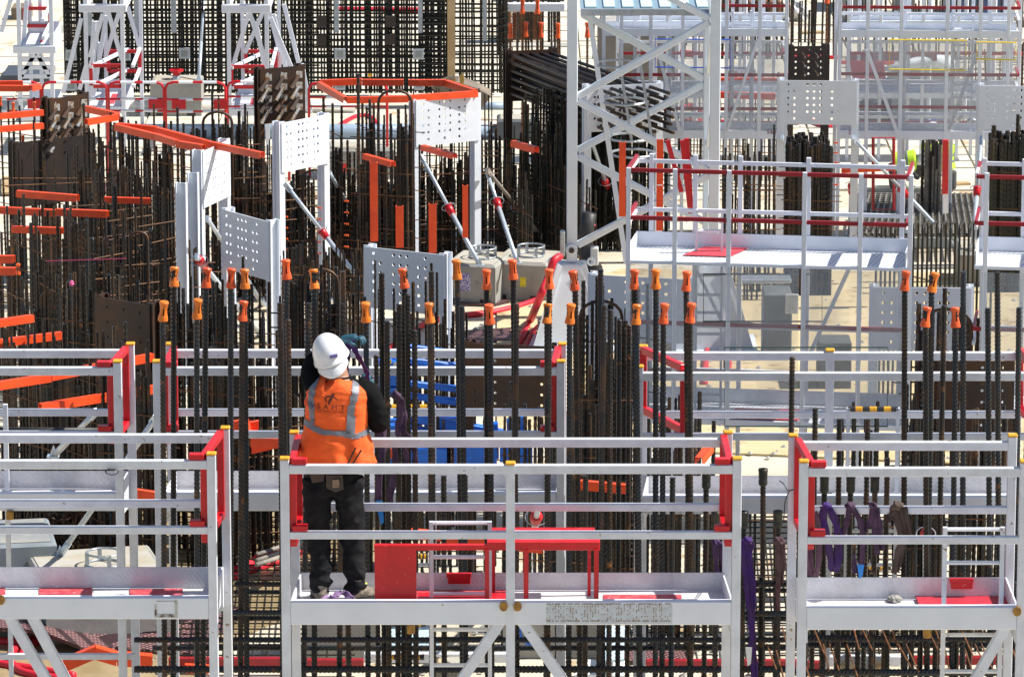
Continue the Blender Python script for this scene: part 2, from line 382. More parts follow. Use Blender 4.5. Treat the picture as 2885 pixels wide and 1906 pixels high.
p, q = W(8, 1138, YF2+.3), W(18, 1500, YF2+.3); MB().box((p.x-.0, YF2+.28, 0), (p.x+.035, YF2+.32, p.z)).build('post', WHITED, t)
p = W(-60, 1842, YF2+.05); q = W(378, 1856, YF2+.05); MB().box((p.x, YF2+.04, q.z), (q.x, YF2+.09, p.z)).build('low_bar', WHITED, t)
# bolt plates / rust marks on the row-one beam
RST = mat('rust_print_stain', (.24,.13,.055), (.34,.22,.10), 55, .46, .56, .7)
t, Yf = PLAT[0][0], PLAT[0][1]
random.seed(11)
mb = MB()
for i in range(44):
    px = 1540 + i*8.1 + random.uniform(-1.5, 1.5)
    for k in range(9):
        if random.random() < .5:
            y0 = 1700+k*5.6; p, q = W(px, y0+4, Yf-.034), W(px+random.uniform(1.2, 2.6), y0, Yf-.034)
            mb.box((p.x, Yf-.033, p.z), (q.x, Yf-.0315, q.z))
for yy in (1699, 1747):
    for i in range(70):
        if random.random() < .75:
            px = 1540+i*5; p, q = W(px, yy+2.4, Yf-.034), W(px+4, yy, Yf-.034); mb.box((p.x, Yf-.033, p.z), (q.x, Yf-.0315, q.z))
o = mb.build('rust_print', RST, t); o['kind'] = 'stuff'
p, q = W(1540, 1752, Yf), W(1894, 1697, Yf)
MB().box((p.x, Yf-.0312, p.z), (q.x, Yf-.0302, q.z)).build('bare_patch', mat('bare_zinc_patch', (.58,.63,.69), (.50,.53,.56), 16, .4, .6, .5), t)
# scorched weld patch on the left beam
tl = PLAT[1][0]; Yf = PLAT[1][1]
SC_M = mat('scorched_paint', (.50,.49,.46), (.10,.065,.04), 14, .50, .62, .7)
for x0, x1, y0, y1 in ((436,441,1702,1738),(493,500,1690,1739),(441,493,1729,1738),(441,493,1692,1694)):
    p, q = W(x0, y1, Yf-.034), W(x1, y0, Yf-.034); MB().box((p.x, Yf-.0335, p.z), (q.x, Yf-.0305, q.z)).build('scorch_mark', SC_M, tl)
# rusty gussets at brace heads
for tt, gx, gy, Yf in ((PC, 1419, 1708, YF1), (PC, 1458, 1708, YF1), (PR, 2866, 1722, YF1-.02), (PL, 2, 1690, YF1+.1)):
    c = W(gx, gy, Yf-.05); mb = MB().prism([c+Vector((.03*math.cos(a), 0, .035*math.sin(a))) for a in [i*math.pi/4 for i in range(8)]], (0,.02,0)); mb.build('gusset', mat('rust_yellow', (.42,.22,.03), (.25,.12,.03), 30, rough=.7), tt)
# ---------------------------------------------------------------- red trestle on the centre platform
zf = PLAT[0][3]; Yt = YF1+.12
t = thing('steel_trestle', 'bright red steel trestle with a solid end panel beside the worker', 'trestle', (X(1270, 1690, Yt), Yt, zf))
def fr(x0, y0, x1, y1, Y, d=.04):
    p, q = W(x0, y1, Y), W(x1, y0, Y); return (p.x, Y-d/2, max(zf+.002, p.z)), (q.x, Y+d/2, q.z)
MB().box(*fr(1056, 1540, 1173, 1712, Yt, .012)).build('end_panel', RED, t)
MB().box(*fr(1054, 1532, 1690, 1547, Yt+.02, .05)).build('top_rail', RED, t, bevel=.004)
MB().box(*fr(1372, 1520, 1690, 1531, Yt+.05, .12)).build('top_plate', RED, t, bevel=.003)
for x in (1372, 1483, 1681): MB().box(*fr(x-8 if x != 1372 else x-6, 1546, x+6, 1712, Yt, .04)).build('leg', RED, t)
MB().box(*fr(1380, 1494, 1676, 1502, Yt+.45, .18)).build('upper_plate', RED, t)
for x in (1390, 1660): MB().box(*fr(x-5, 1500, x+5, 1712, Yt+.45, .03)).build('leg', RED, t)
MB().box(*fr(1176, 1684, 1425, 1688, Yt+.2, .3)).build('base_plate', RED, t)
# rubble lump on right deck
def lump(name, label, cat, px, py, z, r, m, sq=.6, seed=0, parent=None):
    bm = bmesh.new(); bmesh.ops.create_icosphere(bm, subdivisions=3, radius=r)
    for v in bm.verts:
        v.co *= 1+.5*mnoise.noise(v.co*(2.2/r)+Vector((seed,0,0))); v.co.z *= sq
    me = bpy.data.meshes.new(name); bm.to_mesh(me); bm.free(); me.materials.append(m)
    c = G(px, py, z); o = bpy.data.objects.new(name, me); COL.objects.link(o); o.location = c+Vector((0,0,r*sq*.6)); ORG[o.name] = c
    return tag(o, label, cat)
lump('rubble', 'pale lump of rubble lying on the nearest right deck', 'rubble', 2520, 1694, PLAT[2][3], .05, CONC, .6, 3)
# ================================================================ nearest rebar wall (between platform rows)
CAPM = None
def cap_mesh():
    sk_ = lambda i, j: i in (3, 4, 5, 6) and j % 4 == 1
    mb = MB(); mb.lathe((0,0,0), [(.0365,0),(.038,.006),(.034,.03),(.030,.045),(.0265,.07),(.0255,.085),(.0265,.10),(.030,.118),(.0345,.132),(.0345,.140),(.030,.146),(.001,.148)], 16, sk_)
    mb.lathe((0,0,.004), [(.0335,0),(.030,.03),(.0225,.07),(.0222,.09),(.026,.118),(.001,.12)], 16, lambda i, j: i in (1, 2) and j % 4 == 1)
    return mesh_of(mb, 'safety_cap', ORANGE)
CAPME = cap_mesh(); CAPME2 = CAPME.copy(); CAPME2.materials.clear(); CAPME2.materials.append(ORANGE2)
YA, YB_ = 34.35, 34.95
FINE = REBARB
wall = thing('rebar_wall', 'tall wall of thick ribbed bars standing between the platforms, many tipped with orange caps', 'rebar wall', (0, 34.6, 0))
TALL = [(490,752,1),(580,755,1),(650,756,1),(690,758,1),(808,731,1),(886,759,1),(966,764,0),(1075,770,0),(1140,756,1),(1215,765,0),(1288,731,1),(1371,759,1),(1446,731,1),
        (1548,758,1),(1620,761,1),(1692,758,0),(1787,759,1),(1848,758,1),(1933,764,1),(2549,763,1),(2625,767,1),(2714,765,0),(2810,766,0)]
LOW = [(458,847,1),(554,841,1),(682,848,1),(789,853,0),(869,853,0),(966,855,0),(1031,850,1),(1125,857,0),(1212,853,1),(1301,862,0),(1381,856,1),(1455,856,0),(1541,856,1),(1605,855,1),
       (1702,859,0),(1792,858,1),(1869,855,1),(1944,853,1),(2607,865,1),(2693,866,1),(2783,868,0),(2871,866,0)]
SHORT = [(1990,1333,35.0,2),(2150,1325,35.0,2),(2323,1345,35.0,2),(2397,1345,35.0,2),(2465,1345,35.0,2),(2018,1445,34.3,2),(2095,1445,34.3,2),(2192,1443,34.3,2),
         (2232,1005,35.2,0),(2297,1150,35.3,0),(2365,1180,35.3,0),(2445,1180,35.3,0)]
COUP = MB(); COUP.lathe((0,0,0), [(.02,-.0),(.030,.01),(.034,.02),(.034,.05),(.031,.055),(.034,.06),(.034,.11),(.036,.115),(.036,.135),(.02,.136)], 14)
COUPME = mesh_of(COUP, 'coupler', mat('coupler_steel', (.03,.035,.03), (.06,.05,.04), 20, rough=.45, metal=.4), True)
random.seed(5)
nwords = ['first','second','third','fourth','fifth','sixth','seventh','eighth','ninth','tenth','eleventh','twelfth','thirteenth','fourteenth','fifteenth','sixteenth','seventeenth','eighteenth','nineteenth','twentieth','twenty-first','twenty-second','twenty-third']
def caplabel(px, tall, k, left):
    row = 'tall' if tall else 'shorter'
    marks = [(808, 'left of the worker'), (1000, 'just above the worker'), (1300, 'right of the worker'), (1500, 'beside the concrete ballast'), (1700, 'before the lattice mast foot'), (2000, 'before the clear-sheeted tower'), (3000, 'at the far right')]
    w_ = next(t_ for lim, t_ in marks if px <= lim)
    return '%s orange cap from the left in the %s row, %s' % (nwords[k], row, w_)
for lst, Y, tall in ((TALL, YB_, True), (LOW, YA, False)):
    k = 0
    for (px, py, c) in lst:
        top = W(px, py+ (0 if not c else 8), Y)
        lean = random.uniform(-.012, .012) - (px-CX)*.000012
        foot = Vector((top.x - lean*top.z*1.2, Y + random.uniform(-.03, .03), .0))
        r = .0205 if not tall else .0215
        bar(foot, top, r, wall, REBARB if random.random() < .6 else REBAR, True)
        if c:
            o = inst('bar_protector', random.choice((CAPME, CAPME, CAPME2)), top+Vector((0,0,-.125+.0)), None, (random.gauss(0,.07), random.gauss(0,.07), random.random()*6))
            tag(o, caplabel(px, tall, k, px < 1400), 'bar cap', 'orange caps on the near rebar wall'); k += 1
# a couple of tilted caps hanging beside their bar
for px, py, Y in ((806, 745, YB_-.04), (878, 757, YB_-.05), (1152, 762, YB_-.05), (1612, 868, YA-.05)):
    pass
for (px, py, Y, c) in SHORT:
    top = W(px, py, Y); foot = Vector((top.x+random.uniform(-.02,.02), Y, 0))
    b_ = bar(foot, top, .02, wall, REBAR, True)
    if c: inst('coupler', COUPME, top-Vector((0,0,.12)), wall)
# thick doubled bars and rusty verticals in the wall
for (px, py, Y, r) in ((1090,905,34.9,.021),(1168,930,34.9,.02),(1148,830,34.9,.021),(1720,872,34.9,.02),(1745,900,35.0,.019),(1772,915,35.0,.018),(2660,860,35,.02),(2500,1290,35.0,.02),
                       (2060,1340,35.1,.02),(795,880,35.0,.02),(812,900,34.6,.02),(1060,1000,35.05,.018),(1250,1340,34.4,.02),(1310,1340,34.4,.02),(1650,1340,34.4,.02),(1895,1345,34.4,.02),(2570,1720,34.4,.02)):
    top = W(px, py, Y); bar(Vector((top.x, Y, 0)), top, r, wall, REBARB if px % 2 else REBAR, True)
# extra stubs in the lower right
for px in range(2140, 2885, 46):
    top = W(px+random.uniform(-8,8), 1640+random.uniform(-30,60), 34.4); bar(Vector((top.x, 34.4, 0)), top, .02, wall, REBAR, True)
# horizontals at several heights, both faces
for (x0, x1, py, Y, r) in ((378,2240,1801,YA-.05,.021),(430,2240,1824,YB_+.05,.021),(378,2240,1884,YA-.05,.026),(660,830,1645,YA-.05,.02),(660,812,1667,YB_+.05,.018),(655,820,1725,YA-.05,.021),(655,820,1740,YB_+.05,.02),
                          (2080,2960,1645,YA-.05,.022),(2080,2960,1662,YB_+.05,.02),(2100,2960,1727,YA-.05,.022),(2100,2960,1742,YB_+.05,.02),(2225,2960,1797,YA-.05,.026),(2225,2960,1815,YB_+.05,.024),(2225,2960,1893,YA-.05,.026),(2000,2260,1740,YB_+.05,.02)):
    a, b = W(x0, py, Y), W(x1, py, Y)
    L = b.x-a.x; n = max(1, int(L/4.0)); 
    bar(a, b, r, wall, REBARB, True, 'cross_bar')
# thin rusty inclined ties at the lower right
for i in range(34):
    px = 2165+i*21.5+random.uniform(-6,6); y0 = random.choice((1765,1680,1812,1830)); 
    a = W(px, y0, YA-.12); b = W(px+random.uniform(14,38), y0+random.uniform(60,95), YA-.35+random.uniform(-.1,.1))
    bar(a, b, .006, wall, mat('orange_rust_bar', (.20,.075,.02), (.12,.05,.02), 15, rough=.7), False, 'tie_bar')
# ---------------------------------------------------------------- slings
def ribbon(mb, pts, w_, twist=0, wdir=(1,0,0), thick=.0035):
    # flat webbing following pts, subdivided smoothly
    P = [Vector(p) for p in pts]; Q = []
    for i in range(len(P)-1):
        p0 = P[max(i-1,0)]; p1 = P[i]; p2 = P[i+1]; p3 = P[min(i+2,len(P)-1)]
        for k in range(6):
            t_ = k/6; Q.append(.5*((2*p1)+(p2-p0)*t_+(2*p0-5*p1+4*p2-p3)*t_**2+(3*p1-p0-3*p2+p3)*t_**3))
    Q.append(P[-1]); vs = []; fs = []
    for i, q in enumerate(Q):
        d = (Q[min(i+1,len(Q)-1)]-Q[max(i-1,0)]).normalized(); a = Vector(wdir); a = (a-d*a.dot(d)).normalized(); n = d.cross(a)
        th = twist*i/len(Q)+.25*math.sin(i*.9); a2 = a*math.cos(th)+n*math.sin(th); n2 = d.cross(a2); ww = w_*.85*(1+.15*math.sin(i*1.3))
        for sx, sz in ((-1,-1),(-.35,-.4),(.35,-1.2),(1,-.6),(1,1),(.35,.4),(-.35,1.0),(-1,1)):
            vs.append(q+a2*sx*ww/2+n2*sz*thick)
    n = 8
    for i in range(len(Q)-1):
        for j in range(n): fs.append((i*n+j, i*n+(j+1) % n, (i+1)*n+(j+1) % n, (i+1)*n+j))
    mb.add(vs, fs)
def sling(label, Y, strands, m, knot=None, w_=.05, tagc=None):
    mb = MB()
    for st in strands:
        if len(st) and isinstance(st[-1], (int, float)): tw = st[-1]; st = st[:-1]
        else: tw = .8
        ribbon(mb, [W(p[0], p[1], Y+(p[2] if len(p) > 2 else 0)) for p in st], w_, tw)
    if knot:
        kx, ky, kr = knot; c = W(kx, ky, Y-.02)
        bm = bmesh.new(); bmesh.ops.create_icosphere(bm, subdivisions=3, radius=kr*.85)
        for v in bm.verts:
            q = v.co*(1/kr); v.co *= 1+.55*mnoise.noise(q*1.5+Vector((kx*.1,ky*.03,0)))+.18*math.sin(q.x*7+q.z*4+kx); v.co.z *= .8; v.co.x *= 1.05
        mb.add([c+v.co for v in bm.verts], [tuple(v.index for v in f.verts) for f in bm.faces]); bm.free()
    o = mb.build('lifting_sling', m, None, True)
    tag(o, label, 'lifting sling', 'slings knotted to bars and rails')
    if tagc:
        p, q, col_ = tagc
        c1, c2 = W(p[0], p[1], Y-.06), W(q[0], q[1], Y-.06)
        MB().prism([c1, c1+Vector((.05,0,0)), Vector((c2.x+.035,c2.y,c2.z)), Vector((c2.x+.012,c2.y,c2.z-.02))], (0,.004,0)).build('label_tag', mat('blue_tag', (.02,.22,.62), rough=.5) if col_ == 'b' else mat('white_tag', (.7,.72,.75), rough=.5), o)
    return o
Yr = YB1-.06
sling('bright purple sling looped over the back rail, second from the left post', Yr, [[(2325,1418,.1),(2335,1432),(2355,1470),(2363,1530),(2360,1590),(2345,1600),(2335,1540),(2322,1470),(2318,1425),-.4],[(2330,1425),(2345,1450),(2362,1510),(2350,1590)]], PURPLE, (2328,1424,.035), .06)
sling('faded mauve sling knotted on the back rail, with a purple fold and blue tag', Yr, [[(2395,1430),(2385,1470),(2375,1500),(2362,1500)],[(2400,1430),(2425,1470),(2430,1530),(2425,1600),(2410,1610),(2405,1560)]], MAUVE, (2395,1424,.04), .05, ((2415,1590),(2416,1622),'b'))
sling('mauve sling with a purple knot on the back rail, third from the right end', Yr, [[(2460,1432),(2450,1470),(2430,1500)],[(2468,1430),(2478,1480),(2485,1550)],[(2462,1435),(2466,1500),(2472,1560)]], MAUVE, (2462,1424,.04), .05)
sling('brown-grey sling in a heavy knot, rightmost on the back rail', Yr, [[(2515,1430),(2530,1470),(2540,1540),(2525,1610)],[(2545,1428),(2556,1470),(2560,1510)],[(2520,1430),(2510,1455),(2500,1460)],[(2530,1430),(2545,1500),(2530,1560),(2518,1615)]], mat('brown_webbing', (.065,.045,.035), (.10,.07,.055), 8, rough=.9), (2528,1424,.045), .06)
sling('dark plum sling hanging in a long loop against the red gate', Yr, [[(2283,1435),(2278,1500),(2285,1580),(2296,1622),(2306,1590),(2310,1500),(2300,1440)],[(2275,1440),(2270,1520),(2280,1620)]], mat('plum_webbing', (.10,.04,.07), (.15,.08,.10), 8, rough=.9), None, .05)
sling('long bright purple sling falling from a coupler right of the centre platform', YA-.1, [[(2095,1520),(2108,1560),(2112,1620),(2114,1720),(2118,1800),(2122,1906),(2124,1960)],[(2118,1525),(2112,1580),(2122,1650),(2120,1760),(2126,1850),(2130,1960)],[(2090,1525),(2098,1600),(2104,1660),(2110,1720)]], PURPLE, (2105,1522,.045), .05, ((2100,1822),(2102,1868),'w'))
sling('dark plum sling knotted beside the right gate post of the centre platform', YA-.1, [[(2010,1520),(2016,1560),(2022,1620)],[(2030,1525),(2034,1570),(2038,1620)]], mat('dark_purple_webbing', (.05,.02,.09), (.08,.04,.10), 8, rough=.9), (2020,1528,.035), .045)
sling('maroon sling knotted under a coupler left of the nearest right platform', YA-.1, [[(2188,1520),(2195,1580),(2192,1660),(2190,1720)],[(2204,1525),(2206,1590),(2200,1640)]], mat('maroon_webbing', (.07,.03,.04), (.12,.07,.08), 8, rough=.9), (2195,1522,.045), .045)
Yn = 34.2
sling('pale mauve sling knotted to a bar, its tails hanging right of the worker', Yn, [[(1125,1118),(1130,1160),(1122,1200),(1124,1230),(1142,1270),(1146,1310)],[(1128,1120),(1138,1170),(1136,1215),(1160,1240),(1170,1290),(1166,1330)],[(1120,1310),(1105,1370),(1100,1420)],[(1110,1240),(1114,1300),(1106,1350),(1094,1400)]], MAUVE, (1118,1114,.045), .055)
sling('mauve sling running down from the worker\'s hand, blue tag at its end', Yn-.35, [[(1052,1085),(1075,1150,.1),(1078,1230),(1072,1300),(1066,1370),(1068,1440)],[(1068,1210),(1080,1260),(1072,1310),(1064,1400),(1060,1415)]], MAUVE, None, .06, ((1058,1410),(1068,1470),'b'))
# ================================================================ perforated steel frames
ZT = 2.15
HX = [.13,.21,.37,.45,.53,.67,.75]
def hole(c, r_):
    if r_ == 0: return c in (0,2,3,4,6)
    if r_ == 5: return c in (1,3,5)
    return True
def perf_plate(mb, O, d, n, w_, h, thick, xs, zs, r, mask):
    # O: top-left corner, d: unit along, n: unit normal to the front, z down
    hw = min(.03, min([xs[i+1]-xs[i] for i in range(len(xs)-1)]+[.2])*.49); hh = min([zs[i+1]-zs[i] for i in range(len(zs)-1)]+[.1])*.49
    ex = [0]; [ex.extend((x-hw, x+hw)) for x in xs]; ex.append(w_)
    ez = [0]; [ez.extend((z-hh, z+hh)) for z in zs]; ez.append(h)
    P = lambda x, z, f: O + d*x + Vector((0,0,-z)) + n*(thick if f else 0)
    for i in range(len(ex)-1):
        for k in range(len(ez)-1):
            x0, x1, z0, z1 = ex[i], ex[i+1], ez[k], ez[k+1]
            if x1-x0 < 1e-5 or z1-z0 < 1e-5: continue
            hc = (i-1)//2 if i % 2 else None; hr = (k-1)//2 if k % 2 else None
            if hc is not None and hr is not None and hc < len(xs) and hr < len(zs) and mask(hc, hr):
                cx, cz = xs[hc], zs[hr]; N = 8
                sq = [(x1,cz),(x1,z1),(cx,z1),(x0,z1),(x0,cz),(x0,z0),(cx,z0),(x1,z0)]
                ci = [(cx+r*math.cos(a), cz+r*math.sin(a)) for a in [j*math.pi/4 for j in range(8)]]
                vs = [P(x, z, 1) for x, z in sq]+[P(x, z, 1) for x, z in ci]+[P(x, z, 0) for x, z in sq]+[P(x, z, 0) for x, z in ci]
                fs = []
                for j in range(8):
                    j2 = (j+1) % 8
                    fs += [(j, j2, 8+j2, 8+j), (16+j, 24+j, 24+j2, 16+j2), (8+j, 8+j2, 24+j2, 24+j)]
                mb.add(vs, fs)
            else:
                mb.add([P(x0,z0,1),P(x1,z0,1),P(x1,z1,1),P(x0,z1,1),P(x0,z0,0),P(x1,z0,0),P(x1,z1,0),P(x0,z1,0)], [(0,1,2,3),(7,6,5,4)])
    # rims
    mb.add([P(0,0,0),P(w_,0,0),P(w_,0,1),P(0,0,1),P(0,h,0),P(w_,h,0),P(w_,h,1),P(0,h,1)], [(0,1,2,3),(4,5,6,7),(0,3,7,4),(1,2,6,5)])
def hpost(mb, c, d, n, b, dep, z0, z1, th=.012):
    # H section, flanges facing +-n
    def slab(o, hx, hy):
        q = [o-d*hx-n*hy, o+d*hx-n*hy, o+d*hx+n*hy, o-d*hx+n*hy]
        mb.prism([Vector((v.x, v.y, z0)) for v in q], (0,0,z1-z0))
    slab(c+n*(dep/2), b/2, th/2); slab(c-n*(dep/2), b/2, th/2); slab(c, th/2, dep/2-th/2-.0005)
FRAMES = {}
def frame(key, label, TL, TR, hpanel, kind='white', z=ZT, pw=.085, holes=True, nrows=6, name='perforated_portal', cat='steel frame', zp=0.0, rx=None, pdep=.10):
    A, B = G(TL[0], TL[1], z), G(TR[0], TR[1], z)
    d = B-A; d.z = 0; L = d.length; d.normalize(); n = Vector((d.y, -d.x, 0))
    m = {'white': PANELW, 'brown': BROWN, 'dark': DBROWN}[kind]
    t = thing(name, label, cat, ((A.x+B.x)/2, (A.y+B.y)/2, 0), 'steel frames set among the rebar')
    for e, c in enumerate((A+d*pw/2, B-d*pw/2)):
        mb = MB(); hpost(mb, Vector((c.x, c.y, 0)), d, n, pw, pdep, 0.015, z)
        p = mb.build('post', m, t)
        mb = MB().box((c.x-.11, c.y-.11, 0.002), (c.x+.11, c.y+.11, .014)); mb.build('base_plate', m, p)
    xs = [L*x for x in (HX if rx is None else rx)]; zs = [hpanel*(.09+.155*i) for i in range(nrows)]
    mb = MB(); O = A + d*(pw*.3) + n*(pdep/2+.008) - Vector((0,0,zp+.012))
    if holes: perf_plate(mb, O, d, n, L-pw*.6, hpanel, .012, [x-pw*.3 for x in xs], zs, .0165 if kind == 'white' else .014, hole if kind == 'white' else (lambda c, r_: True))
    elif hpanel: mb.prism([O, O+d*(L-pw*.6), O+d*(L-pw*.6)-Vector((0,0,hpanel)), O-Vector((0,0,hpanel))], n*.012)
    if mb.v: mb.build('hole_plate' if holes else 'plate', m, t)
    FRAMES[key] = (t, A, B, d, n, L)
    return t
frame('F1', 'narrow white perforated frame seen almost edge-on, upper left', (553,424), (634,388), .62)
frame('F2', 'bright white perforated frame left of centre, behind the rebar hoops', (776,343), (917,316), .56)
frame('F3', 'bright white perforated frame under the orange hexagon of channels', (1158,278), (1348,259), .54)
frame('F4', 'shaded white perforated frame left of the white prop with red collar', (636,582), (775,620), .60)
frame('F5', 'shaded white perforated frame beside the concrete ballast blocks', (1032,687), (1267,712), .60)
frame('FR1', 'white perforated frame between the stencilled scaffold beams', (2190,221), (2421,223), .52)
frame('FR2', 'white perforated frame behind the clear-sheeted tower, lower right', (2450,801), (2744,803), .60)
frame('FR3', 'white perforated frame cut by the right edge of the photo', (2752,235), (2990,240), .52)
frame('FM', 'white perforated frame beside the mast foot, behind orange caps', (1660,765), (1955,780), .62)
frame('FX', 'white frame with long rusty rods poking through, inside the lattice mast', (1643,238), (1865,229), .54)
frame('FE', 'bluish white frame seen edge-on among rebar, left of the worker', (508,517), (546,484), 0, holes=False, name='steel_portal')
# brown frames with studs
SHINYP = mat('ground_bright_patch', (.60,.60,.58), (.34,.17,.05), 30, .48, .60, .35, .5)
def studs(t, key, cols, rows, vec, r, z0, dz, m=SHINY, top=.08, x0=.2, x1=.85):
    kind_ = key in ('B1', 'B2')
    _, A, B, d, n, L = FRAMES[key]
    for c in range(cols):
        for k in range(rows):
            p = A + d*(L*(x0+(x1-x0)*c/max(1, cols-1))) + n*.0725 - Vector((0,0,top+k*dz))
            st_ = MB().tube([p, p+Vector(vec)], [r*.8, r], 8).build('stud', BROWN if k % 2 == 0 and kind_ else m, t)
            if kind_:
                e_ = p+Vector(vec); MB().prism([e_+Vector((-.03,-.006,-.02)), e_+Vector((.045,-.006,-.008)), e_+Vector((.045,-.006,.012)), e_+Vector((-.03,-.006,.0))], (0,-.02,0)).build('head', DBROWN, st_)
                g_ = p-n*.002; MB().prism([g_+d*(-.045)+Vector((0,0,-.02)), g_+d*.05+Vector((0,0,-.03)), g_+d*.05+Vector((0,0,.05)), g_+d*(-.03)+Vector((0,0,.06))], n*.004).build('ground_patch', SHINYP, t)
frame('B1', 'rusty brown frame with rows of shiny studs, far left', (123,276), (241,257), .62, 'brown', rx=[.2,.5,.8], nrows=5)
frame('B2', 'rusty brown frame with rows of shiny studs behind the narrow white tower', (720,191), (853,179), .66, 'brown', rx=[.2,.5,.8], nrows=5)
frame('B3', 'dark frame whose long rods run right through the lattice mast', (1421,139), (1567,133), .62, 'brown', rx=[.3,.6], nrows=5)
frame('B4', 'nearly black frame with small studs between the two scaffold screens', (2216,126), (2336,124), .48, 'dark', rx=[.2,.5,.8], nrows=5)
frame('B5', 'rusty brown plate frame with bolt heads left of the orange capped bars', (277,826), (441,853), .62, 'brown', holes=False, name='steel_portal')
frame('B6', 'dark brown holed frame behind the blue lift arms', (1311,957), (1566,968), .62, 'brown', rx=[.12,.35,.86])
frame('B7', 'dark brown holed frame behind the right platform rails', (2630,1008), (2858,1008), .66, 'brown', rx=[.1,.6,.86])
frame('B0', 'plain dark steel sheet leaning between posts at far left', (28,398), (262,372), .75, 'dark', holes=False, name='steel_sheet', z=1.7)
studs(FRAMES['B1'][0], 'B1', 3, 4, (-.075,-.15,-.115), .026, 0, .125, top=.13)
studs(FRAMES['B2'][0], 'B2', 3, 4, (-.09,-.17,-.13), .028, 0, .13, top=.13)
studs(FRAMES['B4'][0], 'B4', 2, 4, (.03,-.12,-.03), .014, 0, .11, top=.10, x0=.35, x1=.65)
_, A5, B5_, d5, n5, L5 = FRAMES['B5']
for c in range(3):
    for k in range(4):
        p = A5+d5*(L5*(.22+.28*c))+n5*.066-Vector((0,0,.1+.14*k)); MB().tube([p, p+n5*.012], .013, 7).build('bolt', DBROWN, FRAMES['B5'][0])
# the long rods: one tie bundle from the dark frame through the white one
_, A3, B3_, d3, n3, L3 = FRAMES['B3']; _, AX, BX, dX, nX, LX = FRAMES['FX']
rods = thing('rod_bundle', 'bundle of long rusty rods running from the dark frame through the white one', 'rod bundle', ((A3.x+BX.x)/2, (A3.y+BX.y)/2, 1.4))
random.seed(21)
ROD = mat('rod_steel', (.035,.028,.024), (.075,.042,.024), 6, .4, .6, .45, .4, rnd=.3)
for k in range(6):
    for c in range(5):
        u = (.06+.21*c)
        p = A3 + d3*(L3*(.04+.92*u)) - Vector((0,0,.06+.095*k)) + n3*.02
        q = AX + dX*(LX*(.12+.78*u)) - Vector((0,0,.05+.09*k))
        e = q + (q-p).normalized()*(.62+random.uniform(-.1,.1))
        mb = MB().tube([p, e], .021, 8); mb.build('rod', ROD, rods)
# ================================================================ props (push-pull struts)
def prop(label, a, b, r=.026, m=PROPM, collar=RED, cpos=.45, foot=True, ring=True, name='push_pull_prop'):
    a, b = Vector(a), Vector(b); d = b-a
    t = thing(name, label, 'prop', b, 'slanting push-pull props')
    c0, c1 = (a+d*(cpos-.03), a+d*(cpos+.045)) if collar else (a+d*cpos, a+d*cpos)
    MB().tube([a, c0], r*.82, 10).build('inner_tube', m, t, True)
    MB().tube([c1, b], r, 10).build('outer_tube', m, t, True)
    if collar:
        cl = MB().tube([a+d*(cpos-.035), a+d*(cpos-.025), a+d*cpos, a+d*(cpos+.05)], [r*1.2, r*1.9, r*1.7, r*1.5], 10).build('collar', collar, t, True)
        if ring:
            k = a+d*(cpos-.02); ax = d.normalized(); u = ax.cross(Vector((0,0,1))).normalized(); v = u.cross(ax)
            mb = MB(); mb.tube([k+u*(r*3.2*math.cos(s_))+v*(r*2.4*math.sin(s_)) for s_ in [i*math.pi/7 for i in range(14)]], .005, 5, True); mb.build('pin_ring', GALV, cl)
    e = MB(); e.box((b.x-.05, b.y-.05, b.z-.004), (b.x+.05, b.y+.05, b.z+.01)); e.prism([b+Vector((-.03,-.03,.01)), b+Vector((.03,-.03,.01)), b+Vector((.0,-.03,.09))], (0,.012,0)); e.prism([b+Vector((-.03,.02,.01)), b+Vector((.03,.02,.01)), b+Vector((.0,.02,.09))], (0,.012,0))
    e.build('foot', m, t)
    h = MB(); h.beam(a-d.normalized()*.06, a+d.normalized()*.05, .03, .06); h.build('head', m, t)
    return t
def YP(key, end=0): v = FRAMES[key][1 if end == 0 else 2]; return v.y-.12
prop('bluish prop with red collar from the white frame down to the double ballast', W(1192,450,YP('F3')), G(1352,748,.47), cpos=.47)
prop('steep prop with red collar standing left of the long dirty prop', W(1374,490,YP('F3',1)), G(1458,742,.47), cpos=.33)
prop('dirty brown prop with orange-brown collar slanting to the mast foot', W(1378,486,YP('F3',1)-.1), G(1552,700,.1), cpos=.47, m=mat('dirty_prop', (.22,.19,.16), (.32,.28,.24), 20, rough=.6), collar=mat('rusty_collar', (.40,.10,.04), rough=.6))
prop('bluish prop with red collar slanting right from the left-centre white frame', W(812,528,YP('F2')), G(1022,800,.45), cpos=.47)
prop('steel prop with red collar half hidden behind rebar, above the shaded frame', W(930,490,YP('F2',1)+.6), G(1048,690,.0), cpos=.62)
prop('blue-shaded prop at the edge-on frame, no collar in view', W(586,618,YP('FE')), G(742,860,.0), cpos=.3, collar=None)
prop('prop with pale red collar crossing behind the shaded left frame', W(555,724,YP('F4')-.4), G(735,945,.0), cpos=.06)
prop('prop with red collar inside the lattice mast', W(1668,400,YP('FX')), G(1752,650,.0), cpos=.45)
prop('steep blue prop with red collar under the left post of the frame by number 560', W(2205,392,YP('FR1')), G(2272,650,.0), cpos=.53)
prop('nearly upright white prop with red collar and ring', W(2404,394,YP('FR1',1)), G(2394,660,.0), cpos=.50)
prop('long grey prop slanting down to the right concrete ballast', W(2412,398,YP('FR1',1)), G(2702,705,.0), cpos=.45)
prop('prop with red collar at the right edge before the dark rebar bundle', W(2764,398,YP('FR3')), G(2740,695,.45), cpos=.47)
prop('light blue prop whose foot stands on the near left ballast', W(432,1186,39.0), G(168,1565,.50), cpos=.9, collar=None, r=.03)
prop('short blue prop stub among rebar above the second-row left platform', W(262,1168,38.6), W(150,1285,39.0), cpos=.5, collar=None, r=.028)
